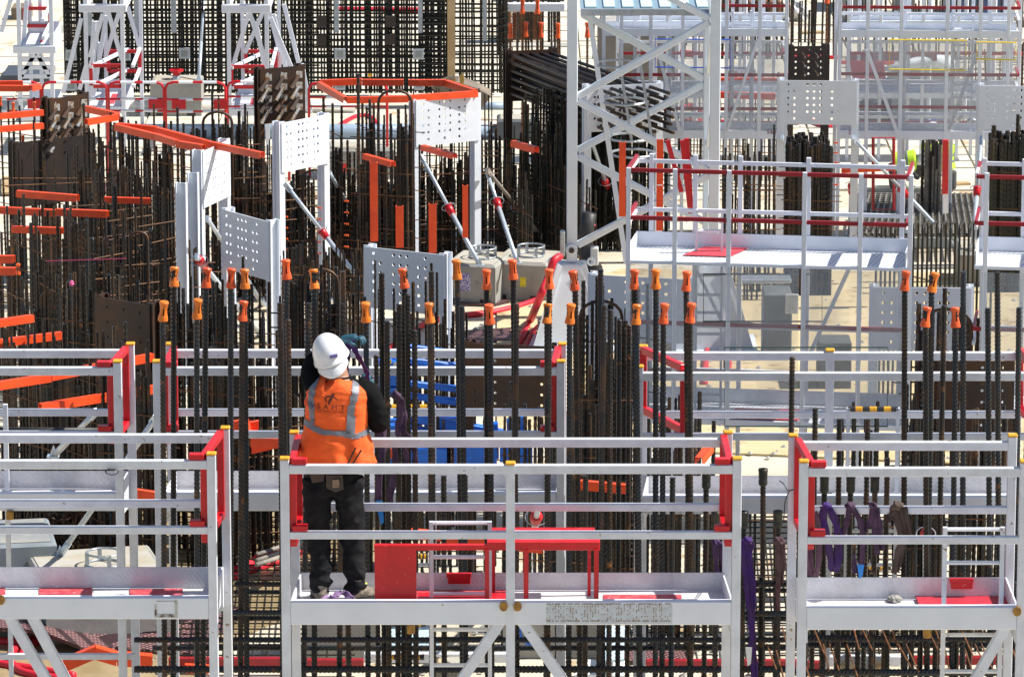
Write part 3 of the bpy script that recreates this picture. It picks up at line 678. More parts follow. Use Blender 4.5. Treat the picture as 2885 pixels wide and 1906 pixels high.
prop('tall blue-white tube prop before the big rebar wall', W(577,-40,66.5), W(560,226,65.5), cpos=.6, collar=None, r=.024)
prop('prop with glossy red collar behind the red trestle', W(1514,1436,36.4), G(1490,1610,.0), cpos=.12, r=.028)
prop('white-blue prop with red collar behind the right platform slings', W(2609,1450,36.8), G(2606,1720,.0), cpos=.2, r=.024)
# ================================================================ concrete ballast blocks
def ballast(label, px, py, w_, dep, h, rot=0, ring=True, sticker=None, notch=True, m=CONC, top=None, nose=False):
    c = G(px, py, 0); c.z = 0; rt = Matrix.Rotation(R_(rot), 3, 'Z')
    t = thing('concrete_ballast', label, 'concrete block', c)
    Tm = lambda v: c+rt@Vector(v)
    a, b, e = w_/2, dep/2, .025
    mb = MB(); L1 = [(-a,-b),(a,-b),(a,b),(-a,b)]
    vs = [Tm((x, y, z)) for z, q in ((.004,0),(h-e,0)) for x, y in L1]+[Tm((x*(1-e/a), y*(1-e/b), h)) for x, y in L1]
    mb.add(vs, [(3,2,1,0),(0,1,5,4),(1,2,6,5),(2,3,7,6),(3,0,4,7),(4,5,9,8),(5,6,10,9),(6,7,11,10),(7,4,8,11),(8,9,10,11)])
    o = mb.build('block', m, t)
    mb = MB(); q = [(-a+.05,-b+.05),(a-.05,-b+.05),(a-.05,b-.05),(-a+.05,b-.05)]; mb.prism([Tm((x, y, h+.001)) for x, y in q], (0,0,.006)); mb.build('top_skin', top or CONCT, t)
    if notch:                          # fork slots
        for sx in (-.3, .3):
            mb = MB(); mb.prism([Tm((sx*w_-.06, -b-.002, .005)), Tm((sx*w_+.06, -b-.002, .005)), Tm((sx*w_+.06, -b-.002, .07)), Tm((sx*w_-.06, -b-.002, .07))], rt@Vector((0,.003,0))); mb.build('fork_slot', BLACK, t)
    if ring:
        mb = MB(); k = Tm((.05, 0, h))
        for zz in (.02, .12): mb.tube([k+Vector((.15*math.cos(s_), .15*math.sin(s_), zz)) for s_ in [i*math.pi/9 for i in range(18)]], .010, 6, True)
        for s_ in (.3, 1.9, 3.5, 5.1): mb.beam(k+Vector((.15*math.cos(s_), .15*math.sin(s_), .0)), k+Vector((.15*math.cos(s_), .15*math.sin(s_), .13)), .035, .012)
        mb.build('lifting_ring', GALV, t, False)
    if sticker:
        for (u, v_, sw, sh, mm) in sticker:
            p0 = Tm((u, -b-.003, v_)); dx = rt@Vector((sw,0,0)); MB().prism([p0, p0+dx, p0+dx+Vector((0,0,sh)), p0+Vector((0,0,sh))], rt@Vector((0,.002,0))).build('sticker', mm, t)
    return t
PURST = mat('purple_sticker', (.16,.12,.38), (.6,.58,.66), 55, .48, .54, .5)
YST = mat('yellow_sticker', (.78,.66,.03), (.6,.5,.03), 30, rough=.5)
WST = mat('pale_sticker', (.62,.64,.62), (.3,.3,.3), 70, .5, .56, .6)
ballast('grey concrete ballast with a purple sticker, left one of the pair by the mast', 1348, 838, .60, .80, .46, -14, True, [(-.12,.16,.13,.2,PURST),(.18,.1,.06,.1,YST)])
ballast('grey concrete ballast, right one of the pair, touching the red hose', 1484, 828, .66, .80, .44, -14, True, [(.02,.17,.07,.11,YST)])
ballast('rough concrete ballast on the bright ground at right', 2762, 790, .56, .8, .40, -3, False, [(-.02,.27,.16,.09,PURST)], notch=False)
ballast('square concrete ballast with red fittings behind the red barriers', 500, 322, .70, .6, .50, 0, False)
ballast('pale ballast with steel lifting plates behind the rebar hoops', 1015, 500, .86, .6, .42, 3, False, [(-.25,.12,.12,.12,mat('red_sticker', (.62,.03,.02), rough=.5))])
ballast('near concrete ballast with a round lifting ring, lower left', 280, 1752, 1.10, 1.25, .50, 14, True)
ballast('grey steel-faced ballast at the left edge', 40, 1690, .7, .9, .62, 10, False, top=mat('shadow_grey_steel_top', (.24,.26,.27), (.33,.32,.28), 5, rough=.7), m=mat('steel_grey_face', (.26,.30,.33), (.19,.22,.24), 3, rough=.6))  # top coloured dark grey to carry the shadows lying on it
ballast('grey wood-marked ballast with purple sticker under the nearest centre platform', 965, 1840, .62, .4, .62, 0, False, [(-.2,.40,.16,.14,PURST),(.16,.42,.04,.08,YST)], notch=False)
ballast('grey ballast sprayed with a blue circle under the centre platform', 1500, 1838, .50, .35, .52, 0, False, None, notch=False)
ballast('wide grey ballast block under the rust-striped beam', 1640, 1838, .46, .35, .40, 0, False, None, notch=False)
cc = G(1500, 1838, 0)
mb = MB(); mb.tube([Vector((cc.x-.0+.11*math.cos(s_), cc.y-.18, .26+.14*math.sin(s_))) for s_ in [i*math.pi/8 for i in range(14)]], .012, 5); tag(mb.build('sprayed_mark', BLUE), 'round blue sprayed mark on a grey ballast face', 'paint mark')
ballast('large concrete block behind the lattice mast, sides coloured dark as in shadow', 1800, 268, 1.10, 1.6, 1.15, -4, False, None, notch=False, m=mat('shadow_dark_concrete', (.16,.15,.135), (.22,.20,.17), 3, rough=.8), top=mat('pale_concrete_top', (.42,.41,.38), (.30,.29,.26), 5, rough=.8))  # concrete: shadow on the front is put into the side colour, top stays pale
ballast('low dark ballast behind rebar right of the orange channel ends', 1452, 392, .5, .5, .30, 0, False, None, notch=False, m=mat('dark_block', (.10,.11,.12), rough=.8))
# red pot on the far ballast
c = W(500, 225, FRAMES['B2'][1].y+4); c = G(500, 322, 0)+Vector((0,-.1,.51))
t = thing('screw_jack', 'small red screw jack fitting on the far ballast', 'fitting', c)
MB().lathe(c, [(.06,0),(.05,.03),(.04,.05)], 10).build('base', GALV, t)
MB().lathe(c+Vector((0,0,.05)), [(.05,0),(.05,.03),(.10,.06),(.10,.08),(.05,.085)], 10).build('cup', RED, t)
# ================================================================ rebar cages
random.seed(9)
CAGES = []
def cage(label, x0, y0, x1, y1, n, z=2.1, dep=.45, r=.015, jit=.10, loops=(), ties=6, m=REBAR, tiem=None, fine=False, rows=2, tr=.006, rag=.5, caps=0, tie_x=0, zlow=0, tiltop=0):
    A, B = G(x0, y0, z), G(x1, y1, z); d = B-A; d.z = 0; L = d.length; u = d.normalized(); nn = Vector((u.y, -u.x, 0))
    t = thing('rebar_cage', label, 'rebar cage', ((A.x+B.x)/2, (A.y+B.y)/2, zlow), 'rebar cages rising from the slab')
    for k in range(rows):
        off = -nn*dep*k/(max(1, rows-1))
        if (x0+x1)/2 < 560 and k == 0: n = max(5, int(n*.97))
        nb = n if k == 0 else max(2, int(n*(.95 if ties > 8 else .85)))
        for i in range(nb):
            f = (i+random.uniform(.1,.9))/nb
            h = z - (random.random()**2)*jit*3*rag - random.uniform(0, jit)
            if random.random() < .18: h -= random.uniform(.25, .6)*min(1, z/2)
            elif random.random() < .16 and z > 1.2 and not caps and jit > .04: h += random.uniform(.08, .34)
            p = A+u*(L*f)+off; p.z = zlow; q = p+Vector((random.gauss(0,.012), random.gauss(0,.01), h-zlow))
            rr = r*random.choice((.8,1,1,1.25))
            bar(p, q, rr, t, m if random.random() < .8 else REBARB, fine)
            if caps and k == 0 and i % caps == 0:
                o = inst('safety_cap', CAPME, q-Vector((0,0,.09)), t, (0,0,random.random()), (.62,.62,.75)); o.name = 'bar_cap'
    tm = tiem or RUSTB
    mb = MB(); rng = [zlow+.12+(z-.3-zlow)*(j+.5*random.random())/max(1, ties) for j in range(ties)]
    for zz in rng:
        for k in range(rows):
            off = nn*.02-nn*dep*k/(max(1, rows-1))
            a = A+u*(-.05-random.uniform(0,tie_x))+off; b = B+u*(.05+random.uniform(0,tie_x))+off; a.z = zz; b.z = zz+random.uniform(-.03,.03)
            MB().tube([a, b], tr, 5).build('tie_bar', tm, t)
    for (lx0, lx1, ly) in loops:           # hairpin hoops
        P, Q = W(lx0, ly+18, A.y), W(lx1, ly+18, A.y); mid = (P+Q)/2; hw = (Q.x-P.x)/2; rr = .0155
        e = G(lx0, ly, 0)
        pts = [Vector((P.x, A.y-.03, zlow)), Vector((P.x, A.y-.03, P.z-hw*.5))]
        for s_ in range(9):
            a_ = math.pi*(1-s_/8); pts.append(Vector((mid.x+hw*math.cos(a_), A.y-.03, P.z-hw*.5+hw*.75*math.sin(a_))))
        pts += [Vector((Q.x, A.y-.03, zlow))]
        MB().tube(pts, rr, 8).build('hairpin', BROWN, t, True)
    CAGES.append(t); return t
C = cage
C('rebar cage with small orange caps behind the studded brown frame, far left', 0,272,118,296,9, caps=2, jit=.03)
C('rebar cage right of the studded brown frame, with a narrow hoop', 232,330,330,345,9, loops=[(283,322,398)])
C('rebar cage inside the long orange channel left of the edge-on frame', 332,338,558,372,15, jit=.05, ties=5)
C('rebar cage with a hoop between the edge-on frame and brown studded frame', 566,328,715,322,13, loops=[(572,654,306)], tie_x=.1, ties=6)
C('rebar cage under the left tip of the orange hexagon', 905,268,968,300,8, jit=.02)
C('rebar cage with a big hoop rising through the orange hexagon', 1000,282,1152,290,13, z=2.25, loops=[(1066,1160,246)], ties=6, rag=1)
C('thin bars along the far side of the orange hexagon', 1160,262,1392,262,12, r=.009, jit=.02)
C('rebar cage between the two bright white frames', 924,408,1150,396,17, z=1.5, ties=7, rag=1.2)
C('rebar cage behind the bright frame with short ties', 1192,424,1338,404,13, z=1.4, ties=6, tie_x=.08, rag=1.2)
C('rebar cage right of the bright white frame, before the dark grid', 1345,380,1425,376,9, z=1.35, ties=4)
C('rebar bars standing before the plain dark sheet', 22,398,330,392,13, r=.012, rag=1.4, ties=3)
C('dense dark rebar cage under the upper orange strips, left edge', 0,560,120,600,11, rag=1.2)
C('dense rebar cage left of the pink string, upper left', 95,575,262,612,15, r=.016, rag=1.3, tie_x=.05)
C('rebar cage right of the dark frame post, upper left', 245,470,420,455,19, r=.015, rag=1.4, ties=5)
C('rebar cage with rusty mesh ladder ties before the edge-on frame', 395,520,505,500,12, ties=7, tie_x=.08)
C('rebar cage with a slim hoop and fanned rusty ties', 345,650,425,640,10, loops=[(366,416,640)], ties=9, tie_x=.04, tr=.006)
C('rebar cage below the left bright frame', 640,470,778,468,13, z=1.5, ties=5, rag=1.2)
C('rebar cage with a hoop and mesh ties right of the left bright frame', 800,500,930,486,14, z=1.35, loops=[(852,922,468)], ties=9, tie_x=.05)
C('rebar cage around the tall orange channel', 930,470,1055,470,13, z=1.35, ties=6)
C('rebar cage between the two upright orange channels', 1060,480,1160,478,12, z=1.25, ties=6)
C('rebar cage behind the collared prop, centre', 1175,470,1330,470,17, z=1.2, ties=5)
C('rebar cage with orange tips below the edge-on frame', 430,665,560,648,14, z=1.6, r=.013, rag=1)
C('rebar cage before the shaded left frame', 560,680,655,672,12, z=1.3, rag=1)
C('rebar cage dotted with orange clips, left of the long prop', 790,610,905,600,14, z=.95, ties=6)
C('rebar cage dotted with orange clips, right of the long prop', 905,600,1040,612,15, z=.95, ties=6)
C('low dark cage at the left edge with two small orange caps', 0,700,75,735,8, rag=1, caps=4, r=.015)
C('dense dark cage above the middle orange strips, left', 60,740,270,760,18, r=.015, rag=1.3, ties=5, tie_x=.05)
C('near rebar cage with a wide hoop above the worker', 775,765,960,775,15, r=.016, loops=[(852,952,750)], ties=8, rag=1.2, tiem=BROWN, tr=.008)
C('near rebar cage left of the shaded ballast-side frame', 1010,770,1150,812,11, r=.014, rag=1.4, ties=4)
C('near rebar cage with mesh ties under the shaded ballast-side frame', 1155,880,1262,890,11, ties=7, r=.012)
C('rebar cage right of the small brown plate frame', 440,800,620,812,17, r=.014, rag=1.3, ties=4)
C('rebar cage between shaded left frame and worker', 620,815,760,820,15, r=.014, rag=1.2, ties=4)
C('dense cage before the orange strips, lower left', 0,905,135,940,14, r=.015, rag=1.2)
C('dense cage beside the brown plate frame, lower left', 130,930,285,975,16, r=.015, rag=1.2)
C('dense cage behind the second-row left rails', 285,1010,440,1020,15, r=.015, rag=1.2, ties=5)
C('dense cage behind the second-row centre rails, left of the worker', 520,960,700,975,18, r=.015, rag=1.3, ties=5)
C('near dark cage under the rails at left', 0,1085,200,1110,19, z=1.45, r=.015, rag=1)
C('near dark cage behind the red gates at left', 210,1120,420,1130,18, z=1.45, r=.015, rag=1)
C('near cage left of the worker, seen below the rails', 480,1110,690,1130,18, z=1.45, r=.014, rag=1.2, ties=5)
C('near cage behind the worker, beside the blue lift', 690,1120,880,1110,14, z=1.45, r=.014, rag=1.2)
C('cage with mesh ties and a wide hoop beside the mast foot', 1640,862,1770,878,12, r=.016, loops=[(1634,1752,842)], ties=8, tie_x=.1, tiem=BROWN, tr=.008)
C('dense near cage right of centre below the mast foot', 1640,1010,1775,1015,14, r=.019, ties=6, tie_x=.05, rag=1.3)
C('cage of thick bars behind the red trestle', 1400,1150,1640,1160,14, r=.015, ties=3, rag=1)
C('grey cage of bars under the clear-sheeted tower', 1800,1130,1960,1145,14, r=.015, ties=2, rag=1)
C('cage with round hoop before the lower right white frame', 2572,878,2768,880,9, r=.018, loops=[(2590,2738,868)], ties=5, tie_x=.12, tiem=BROWN, tr=.009)
C('dense dark bundle below the number 560 frame', 2222,396,2345,396,20, z=1.8, jit=.04, r=.022, dep=.6, rows=3, ties=5, tie_x=.08)
C('dense dark bundle at the right edge below number 540', 2796,388,2925,388,22, z=1.8, r=.023, dep=.6, rows=3, ties=4, jit=.05, m=REBARG)
C('bars behind the upper rails, left of the dense bundle', 2030,430,2190,432,11, z=1.7, r=.013, ties=3)
C('bars in the dark brown holed frame, lower right', 2560,1120,2660,1120,9, r=.016, ties=3)
C('bars before the dark brown holed frame at the right edge', 2700,1150,2900,1150,9, r=.015, ties=2)
C('thin bars behind the second-row centre platform, middle', 890,1160,1120,1165,13, z=1.5, r=.012, ties=2)
C('thin bars behind the second-row centre platform, right', 1120,1165,1390,1170,13, z=1.5, r=.012, ties=2)
C('short bars behind the right platform slings', 1960,1330,2200,1330,9, z=1.2, r=.012, ties=2)
C('short dark bars in front of the clear sheets', 2270,1155,2520,1160,9, z=1.95, r=.016, ties=1, jit=.15, m=REBARG)
C('bars behind the right platform, lower right', 2240,1400,2600,1400,16, z=1.3, r=.013, ties=3)
C('bars behind the far right ladder', 2610,1380,2900,1380,18, z=1.3, r=.014, ties=3)
# far tall bars, upper right and top middle
C('tall far bars left of the lattice mast', 1395,-30,1590,-30,12, z=1.0, r=.016, ties=1, dep=1.2)
C('tall far bars inside the lattice mast', 1660,-20,1990,-20,14, z=1.0, r=.013, ties=1, dep=1.2)
C('tall far bars left of the second scaffold screen', 2215,-20,2360,-20,11, z=1.0, r=.014, ties=1, dep=1.5)
C('tall far bars behind the right scaffold screen', 2370,-20,2880,-20,26, z=1.0, r=.014, ties=1, dep=1.5)
C('tall far bars behind the left scaffold screen', 2030,-20,2210,-20,12, z=1.0, r=.016, ties=1, dep=1.5)
C('far low bars seen through the scaffold screens', 2380,130,2860,135,16, z=.6, r=.010, ties=4)
C('far low bars seen left of the scaffold screens', 1900,215,2200,215,14, z=.5, r=.010, ties=2)
C('bars beyond the second screen, far right', 2830,110,2990,110,7, z=1.2, r=.014)
# dense dark lattice under the rods
C('dense black lattice of bars under the rod bundle', 1480,262,1660,272,30, z=1.9, r=.013, dep=1.4, rows=4, ties=13, tiem=REBARG, m=REBARG, tr=.008, jit=.02, rag=.2)
C('dense black lattice of bars behind the lattice mast foot', 1630,300,1800,310,26, z=1.7, r=.014, dep=1.2, rows=3, ties=10, tiem=REBARG, m=REBARG, tr=.007, jit=.02, rag=.3)
C('slanting row of bars from lattice to prop foot', 1400,470,1500,520,12, z=1.15, r=.012, dep=.8, ties=4, m=REBARG)
# vertical clip strips (orange ties on cage ends)
# ================================================================ big far rebar wall
random.seed(31)
YW = 66.2
gw = thing('rebar_grid_wall', 'huge dark rebar grid wall filling the upper left background', 'rebar wall', (W(720,250,YW).x, YW, 0))
def gridpart(x0, x1, dx, ytop, ybot, dy, Y, r, skip=.0, cluster=True, stuff=False):
    xa, xb = X(x0, 100, Y), X(x1, 100, Y); zt, zb = zat(ytop, Y), max(.05, zat(ybot, Y)); s = S(Y)
    x = xa; mbv = MB(); k = 0
    while x < xb:
        if random.random() > skip:
            rr = r*random.choice((.8,1,1,1.3)); p, q = Vector((x, Y+random.uniform(-.03,.03), zb)), Vector((x+random.gauss(0,.012), Y, zt))
            if stuff: mbv.tube([p, q], rr, 5)
            else: bar(p, q, rr, gw, REBARG, False)
        x += dx*random.choice((.55,.8,1,1.3)); k += 1
    z = zb+.05
    mbh = MB()
    while z < zt:
        rr = r*random.choice((.9,1,1.2)); o_ = random.gauss(0,.008)
        if stuff: mbh.tube([Vector((xa, Y-.03, z+o_)), Vector((xb, Y-.03, z))], rr, 5)
        else: MB().tube([Vector((xa, Y-.03, z+o_)), Vector((xb, Y-.03, z))], rr, 5).build('cross_bar', REBARG, gw)
        z += dy*random.choice((.7,1,1,1.15))
    if stuff:
        mbv.v, mbv.f = mbv.v, mbv.f; mbv.add(mbh.v, mbh.f); o = mbv.build('rear_bars', REBARG, gw); o['kind'] = 'stuff'
gridpart(182, 1262, .056, -60, 262, .078, YW, .0135)
gridpart(182, 1262, .07, -60, 262, .11, YW+.9, .0135, stuff=True)
gridpart(182, 900, .10, -60, 262, .15, YW+1.4, .013, stuff=True)
gridpart(182, 330, .06, -60, 262, .12, YW+.5, .014, stuff=True)
gridpart(1180, 1262, .05, -60, 262, .06, YW+.5, .013, stuff=True)
gw2 = gw
gw = thing('rebar_grid_wall', 'dark rebar grid wall section right of the upright timber board', 'rebar wall', (W(1350,250,YW).x, YW, 0))
gridpart(1280, 1432, .052, -60, 262, .09, YW+.1, .0125); gridpart(1280, 1432, .09, -60, 262, .13, YW+.8, .012, stuff=True)
def card(name, label, cat, x0, y0, x1, y1, Y, dep, m, parent=None):
    p, q = W(x0, y1, Y), W(x1, y0, Y)
    o = MB().box((p.x, Y, max(0.002, p.z)), (q.x, Y+dep, q.z)).build(name, m, parent)
    if label and not parent: tag(o, label, cat)
    return o
card('timber_board', 'tall upright pale timber board at the right end of the big grid', 'board', 1261, -60, 1281, 262, YW-.1, .12, PLY)
SPM = mat('plastic_spacer', (.46,.50,.52), (.36,.40,.42), 30, rough=.6)
SPI = mat('spacer_inner', (.26,.28,.27), rough=.7)
for i, (x, y) in enumerate([(200,155),(353,155),(520,150),(958,152),(1179,152),(201,240),(958,238),(1180,238),(352,250)]):
    p = W(x, y, YW-.10); t = thing('cover_spacer', 'square grey spacer %s' % ['under the far left tower tube, upper row','behind the second tower, upper row','in the middle of the grid above the far ballast','on the grid above the orange hexagon','left of the timber board, upper row','above the studded left frame, lower row','just behind the left edge of the hexagon','left of the timber board, lower row','behind the second tower, lower row'][i], 'spacer', p, 'square spacers on the big grid')
    MB().box((p.x-.075, p.y-.03, p.z-.075), (p.x+.075, p.y, p.z+.075)).build('frame', SPM, t); MB().box((p.x-.045, p.y-.034, p.z-.045), (p.x+.045, p.y-.031, p.z+.045)).build('inner_face', SPI, t)
for i, (x, y) in enumerate([(251,100),(385,92),(489,92),(948,92),(1184,92),(1366,115)]):
    p, q = W(x-6, y, YW-.08), W(x+6, -50, YW-.08); o = MB().box((p.x, p.y-.04, p.z), (q.x, p.y, q.z)).build('strip', mat('grey_strip', (.36,.40,.42), (.28,.31,.33), 9, rough=.6), None); o.name = 'formwork_strip'
    tag(o, 'grey vertical strip %s' % ['behind the left post of the second tower','between the second tower and blue tube, left','hanging left of the blue tube','hanging above the orange hexagon','hanging left of the timber board','hanging right of the timber board'][i], 'strip', 'grey strips hanging on the grid')
for i, (x, y) in enumerate([(905,62),(1100,62),(905,115),(1100,112)]):
    o = card('block_out', ['dark box in the grid, upper left of the hexagon','dark box in the grid, upper right of the hexagon','dark box in the grid, lower left','dark box in the grid, lower right'][i], 'box', x-14, y-15, x+14, y+15, YW-.12, .1, mat('dark_boxout', (.035,.025,.018), rough=.7))
o = MB().lathe(W(1042,212,YW-.1), [(.001,-.03),(.022,-.024),(.03,0),(.022,.024),(.001,.03)], 10).build('cap_ball', YELLOW); tag(o, 'small round yellow cap on the grid above the hexagon', 'cap')

random.seed(91)
C('tangled black lattice reaching below the rod bundle toward the props', 1440,330,1600,345,26, z=1.7, r=.012, dep=1.0, rows=3, ties=10, tiem=REBARG, m=REBARG, tr=.007, jit=.1, rag=1)
C('thin leaning bars between the collared props and the mast', 1395,420,1500,470,12, z=1.3, r=.011, ties=5, m=REBAR)
C('thin uneven bars behind the first bright frame', 640,360,780,352,16, z=1.7, r=.010, ties=5)
C('thin uneven bars right of the dark frame post', 250,420,520,420,30, z=1.8, r=.010, ties=6)
C('thin uneven bars in the far left thicket', -10,640,300,660,34, z=1.7, r=.011, ties=6)
C('thin uneven bars below the pink string', 60,840,420,850,36, z=1.6, r=.011, ties=6)
C('thin uneven bars left of the collared props', 900,520,1160,515,26, z=1.0, r=.010, ties=5)
C('thin uneven bars between the shaded frames', 780,680,1030,690,26, z=1.2, r=.011, ties=5)
C('thin bars seen through the left part of the far screens', 1900,330,2190,335,22, z=.9, r=.010, ties=2)
# ================================================================ orange channels
def channel(label, pts, h=.075, z=None, Y=None, dz=0, w_=.06, name='orange_channel', m=CHANNEL, group='orange guard channels over rebar ends'):
    P = []; h *= .84
    for i, p in enumerate(pts):
        P.append(G(p[0], p[1], z) if z is not None else W(p[0], p[1], Y if not isinstance(Y, (list, tuple)) else Y[i]))
    c = sum(P, Vector((0,0,0)))/len(P)
    t = thing(name, label, 'guard channel', c, group)
    for i in range(len(P)-1):
        a, b = P[i], P[i+1]; d = (b-a); L = d.length; ns = max(1, round(L/1.05)); u = d.normalized()
        for k in range(ns):
            p, q = a+d*(k/ns)+u*.004, a+d*((k+1)/ns)-u*.004+Vector((0,0,random.uniform(-.012,.012)))
            s_ = u.cross(Vector((0,0,1))).normalized(); hh = Vector((0,0,h/2)); ww = s_*w_/2; th = .006
            mb = MB()
            # inverted U: two cheeks flared a little and a top
            for sg in (1, -1):
                o1 = ww*sg; o2 = ww*sg*1.18
                mb.add([p+o1+hh, q+o1+hh, q+o2-hh, p+o2-hh, p+o1*.8+hh, q+o1*.8+hh, q+o2*.86-hh, p+o2*.86-hh], [(0,1,2,3),(7,6,5,4),(0,4,5,1),(3,2,6,7),(0,3,7,4),(1,5,6,2)])
            mb.add([p+ww+hh, q+ww+hh, q-ww+hh, p-ww+hh, p+ww+hh*.84, q+ww+hh*.84, q-ww+hh*.84, p-ww+hh*.84], [(0,1,2,3),(7,6,5,4)])
            mb.build('channel_piece', m, t)
    return t
random.seed(41)
channel('orange channel hexagon, near side running to the bright frame', [(899,238),(975,282),(1150,277),(1345,262)], z=2.16, h=.085)
channel('orange channel hexagon, far side under the big grid', [(899,234),(1020,232),(1138,233)], z=2.16, h=.085)
channel('orange channel hexagon, far right side bending down', [(1150,233),(1258,234),(1340,262)], z=2.16, h=.085)
channel('long orange channel sagging from the second tower to the edge-on frame', [(327,358),(440,385),(500,405),(575,418)], z=2.14, h=.085)
channel('orange channel running back behind the edge-on frame', [(330,354),(440,366),(585,405),(740,440)], z=2.14, h=.08)
channel('orange channel turning the corner right of the studded brown frame', [(242,306),(330,325),(330,330),(242,342)], z=2.14, h=.08)
channel('upper long orange strip left of the studded brown frame', [(-30,330),(122,318)], z=2.14, h=.075)
channel('lower long orange strip left of the studded brown frame', [(-30,366),(122,352)], z=2.1, h=.075)
channel('short orange strip at the upper left corner', [(-30,236),(65,236)], z=2.16, h=.075)
channel('second orange strip at the upper left corner, bent down', [(-30,248),(84,250),(110,240)], z=2.14, h=.08)
channel('orange strip before the dark sheet, uppermost of three', [(48,545),(220,560)], z=1.86, h=.085)
channel('long orange strip before the dark sheet, middle of three', [(-20,590),(160,597),(305,605)], z=1.86, h=.085)
channel('orange strip before the dark sheet, lowest of three', [(34,645),(178,652)], z=1.86, h=.08)
channel('orange strip left of the pink string', [(293,562),(424,564)], z=1.86, h=.07)
channel('dark orange strip at the left edge, upper of the pair', [(-20,729),(42,731)], z=2.1, h=.085)
channel('dark orange strip at the left edge, lower of the pair', [(-20,763),(44,765)], z=2.1, h=.085)
channel('orange strip rising right at the left edge above the rails', [(-20,912),(92,893)], z=2.1, h=.08)
channel('orange strip just above the second-row left rail', [(-20,968),(174,945)], z=1.86, h=.08)
channel('long orange strip rising right behind the left rails', [(-20,1088),(140,1060),(430,1008)], z=1.86, h=.085)
channel('orange strip crossing behind the brown plate frame', [(112,1148),(280,1122),(440,1098)], z=1.7, h=.085)
channel('orange strip between the tall capped bars, left of the worker', [(652,1208),(730,1192)], Y=37.2, h=.085)
channel('orange strip between left gate and worker, short and high', [(652,1200),(690,1190),(705,1244),(805,1248)], Y=[37.2,37.2,37,37], h=.09)
channel('orange strip left of the worker\'s vest', [(708,1262),(810,1236)], Y=37.1, h=.095)
channel('orange piece right of the worker\'s vest', [(1080,1290),(1120,1268)], Y=37.1, h=.09)
channel('long orange strip behind the red trestle', [(1120,1498),(1250,1512),(1300,1522),(1530,1540)], Y=37.3, h=.09)
channel('orange strip low between the mast-side bars, right of centre', [(1634,1364),(1770,1378)], Y=36.6, h=.085)
channel('small orange channel end by the right gate', [(1968,1300),(2000,1258)], Y=[36.6,37.0], h=.08)
channel('orange strip right of the bright frame, short', [(1445,404),(1512,424)], z=1.95, h=.085)
channel('orange strip behind the bright frame, right part', [(1190,415),(1282,440)], z=1.9, h=.07)
channel('orange piece among bars left of bright frame', [(1027,440),(1108,462)], z=1.85, h=.07)
channel('orange strip seen through the upper clear sheets, upper one', [(1990,228),(2190,226)], Y=58.5, h=.09)
channel('orange strip seen through the upper clear sheets, lower one', [(1990,266),(2185,270)], Y=58.6, h=.09)
channel('orange strip behind the upper red rail', [(2370,480),(2520,472)], Y=56, h=.07)
channel('orange strip under the left platform brace', [(160,1880),(270,1835),(330,1852),(430,1862)], Y=[37.2,37.2,37.2,37.2], h=.12, w_=.1)
channel('orange pieces under the left ladder foot', [(520,1880),(590,1884)], Y=37.6, h=.08)
channel('small orange strip under the second-row left deck', [(380,1390),(440,1402)], Y=37.5, h=.10)
def upchan(label, x, y0, y1, Y, w_=.08):
    p, q = W(x, y1, Y), W(x, y0, Y); t = thing('orange_channel', label, 'guard channel', p, 'upright orange channels clipped on bars')
    n = max(1, round((q.z-p.z)/.6))
    for k in range(n):
        z0 = p.z+(q.z-p.z)*k/n+.006; z1 = p.z+(q.z-p.z)*(k+1)/n-.006
        mb = MB(); xx = p.x
        for a, b in (((xx-w_/2, Y-.03), (xx-w_/2+.008, Y+.03)), ((xx+w_/2-.008, Y-.03), (xx+w_/2, Y+.03)), ((xx-w_/2+.008, Y-.03), (xx+w_/2-.008, Y-.022))):
            mb.box((a[0], a[1], z0), (b[0], b[1], z1))
        mb.build('channel_piece', CHANNEL, t)
YC1 = G(1055,470,2.1).y-.3
upchan('tall upright orange channel left of centre, two pieces long', 1054, 455, 680, YC1)
upchan('upright orange channel right of the tall one', 1126, 578, 698, YC1-.3)
upchan('upright orange channel beside the bright frame\'s post', 1219, 572, 712, YC1-.6)
upchan('thin upright orange channel behind the collared prop', 1311, 520, 670, YC1+.6, .06)
upchan('upright orange channel inside the lattice mast, left', 1753, 398, 610, 50.2, .07)
upchan('upright orange channel inside the lattice mast, right', 1858, 390, 650, 50.4, .07)
# small orange clips down the cage ends
CLIP = MB(); CLIP.tube([(-.03,0,0),(.02,-.02,0)], [.008,.011], 7); CLIPME = mesh_of(CLIP, 'tie_clip', ORANGE)
for (x, ys, Y, own) in ((806,range(610,705,31),53.3,23),(900,range(585,745,32),53.3,23),(977,range(566,700,32),53.3,24),(1128,(491,520,551),54.2,18),(2356,(402,430,458,520),55.2,45)):
    for y in ys: inst('tie_clip', CLIPME, W(x, y, Y), CAGES[own])
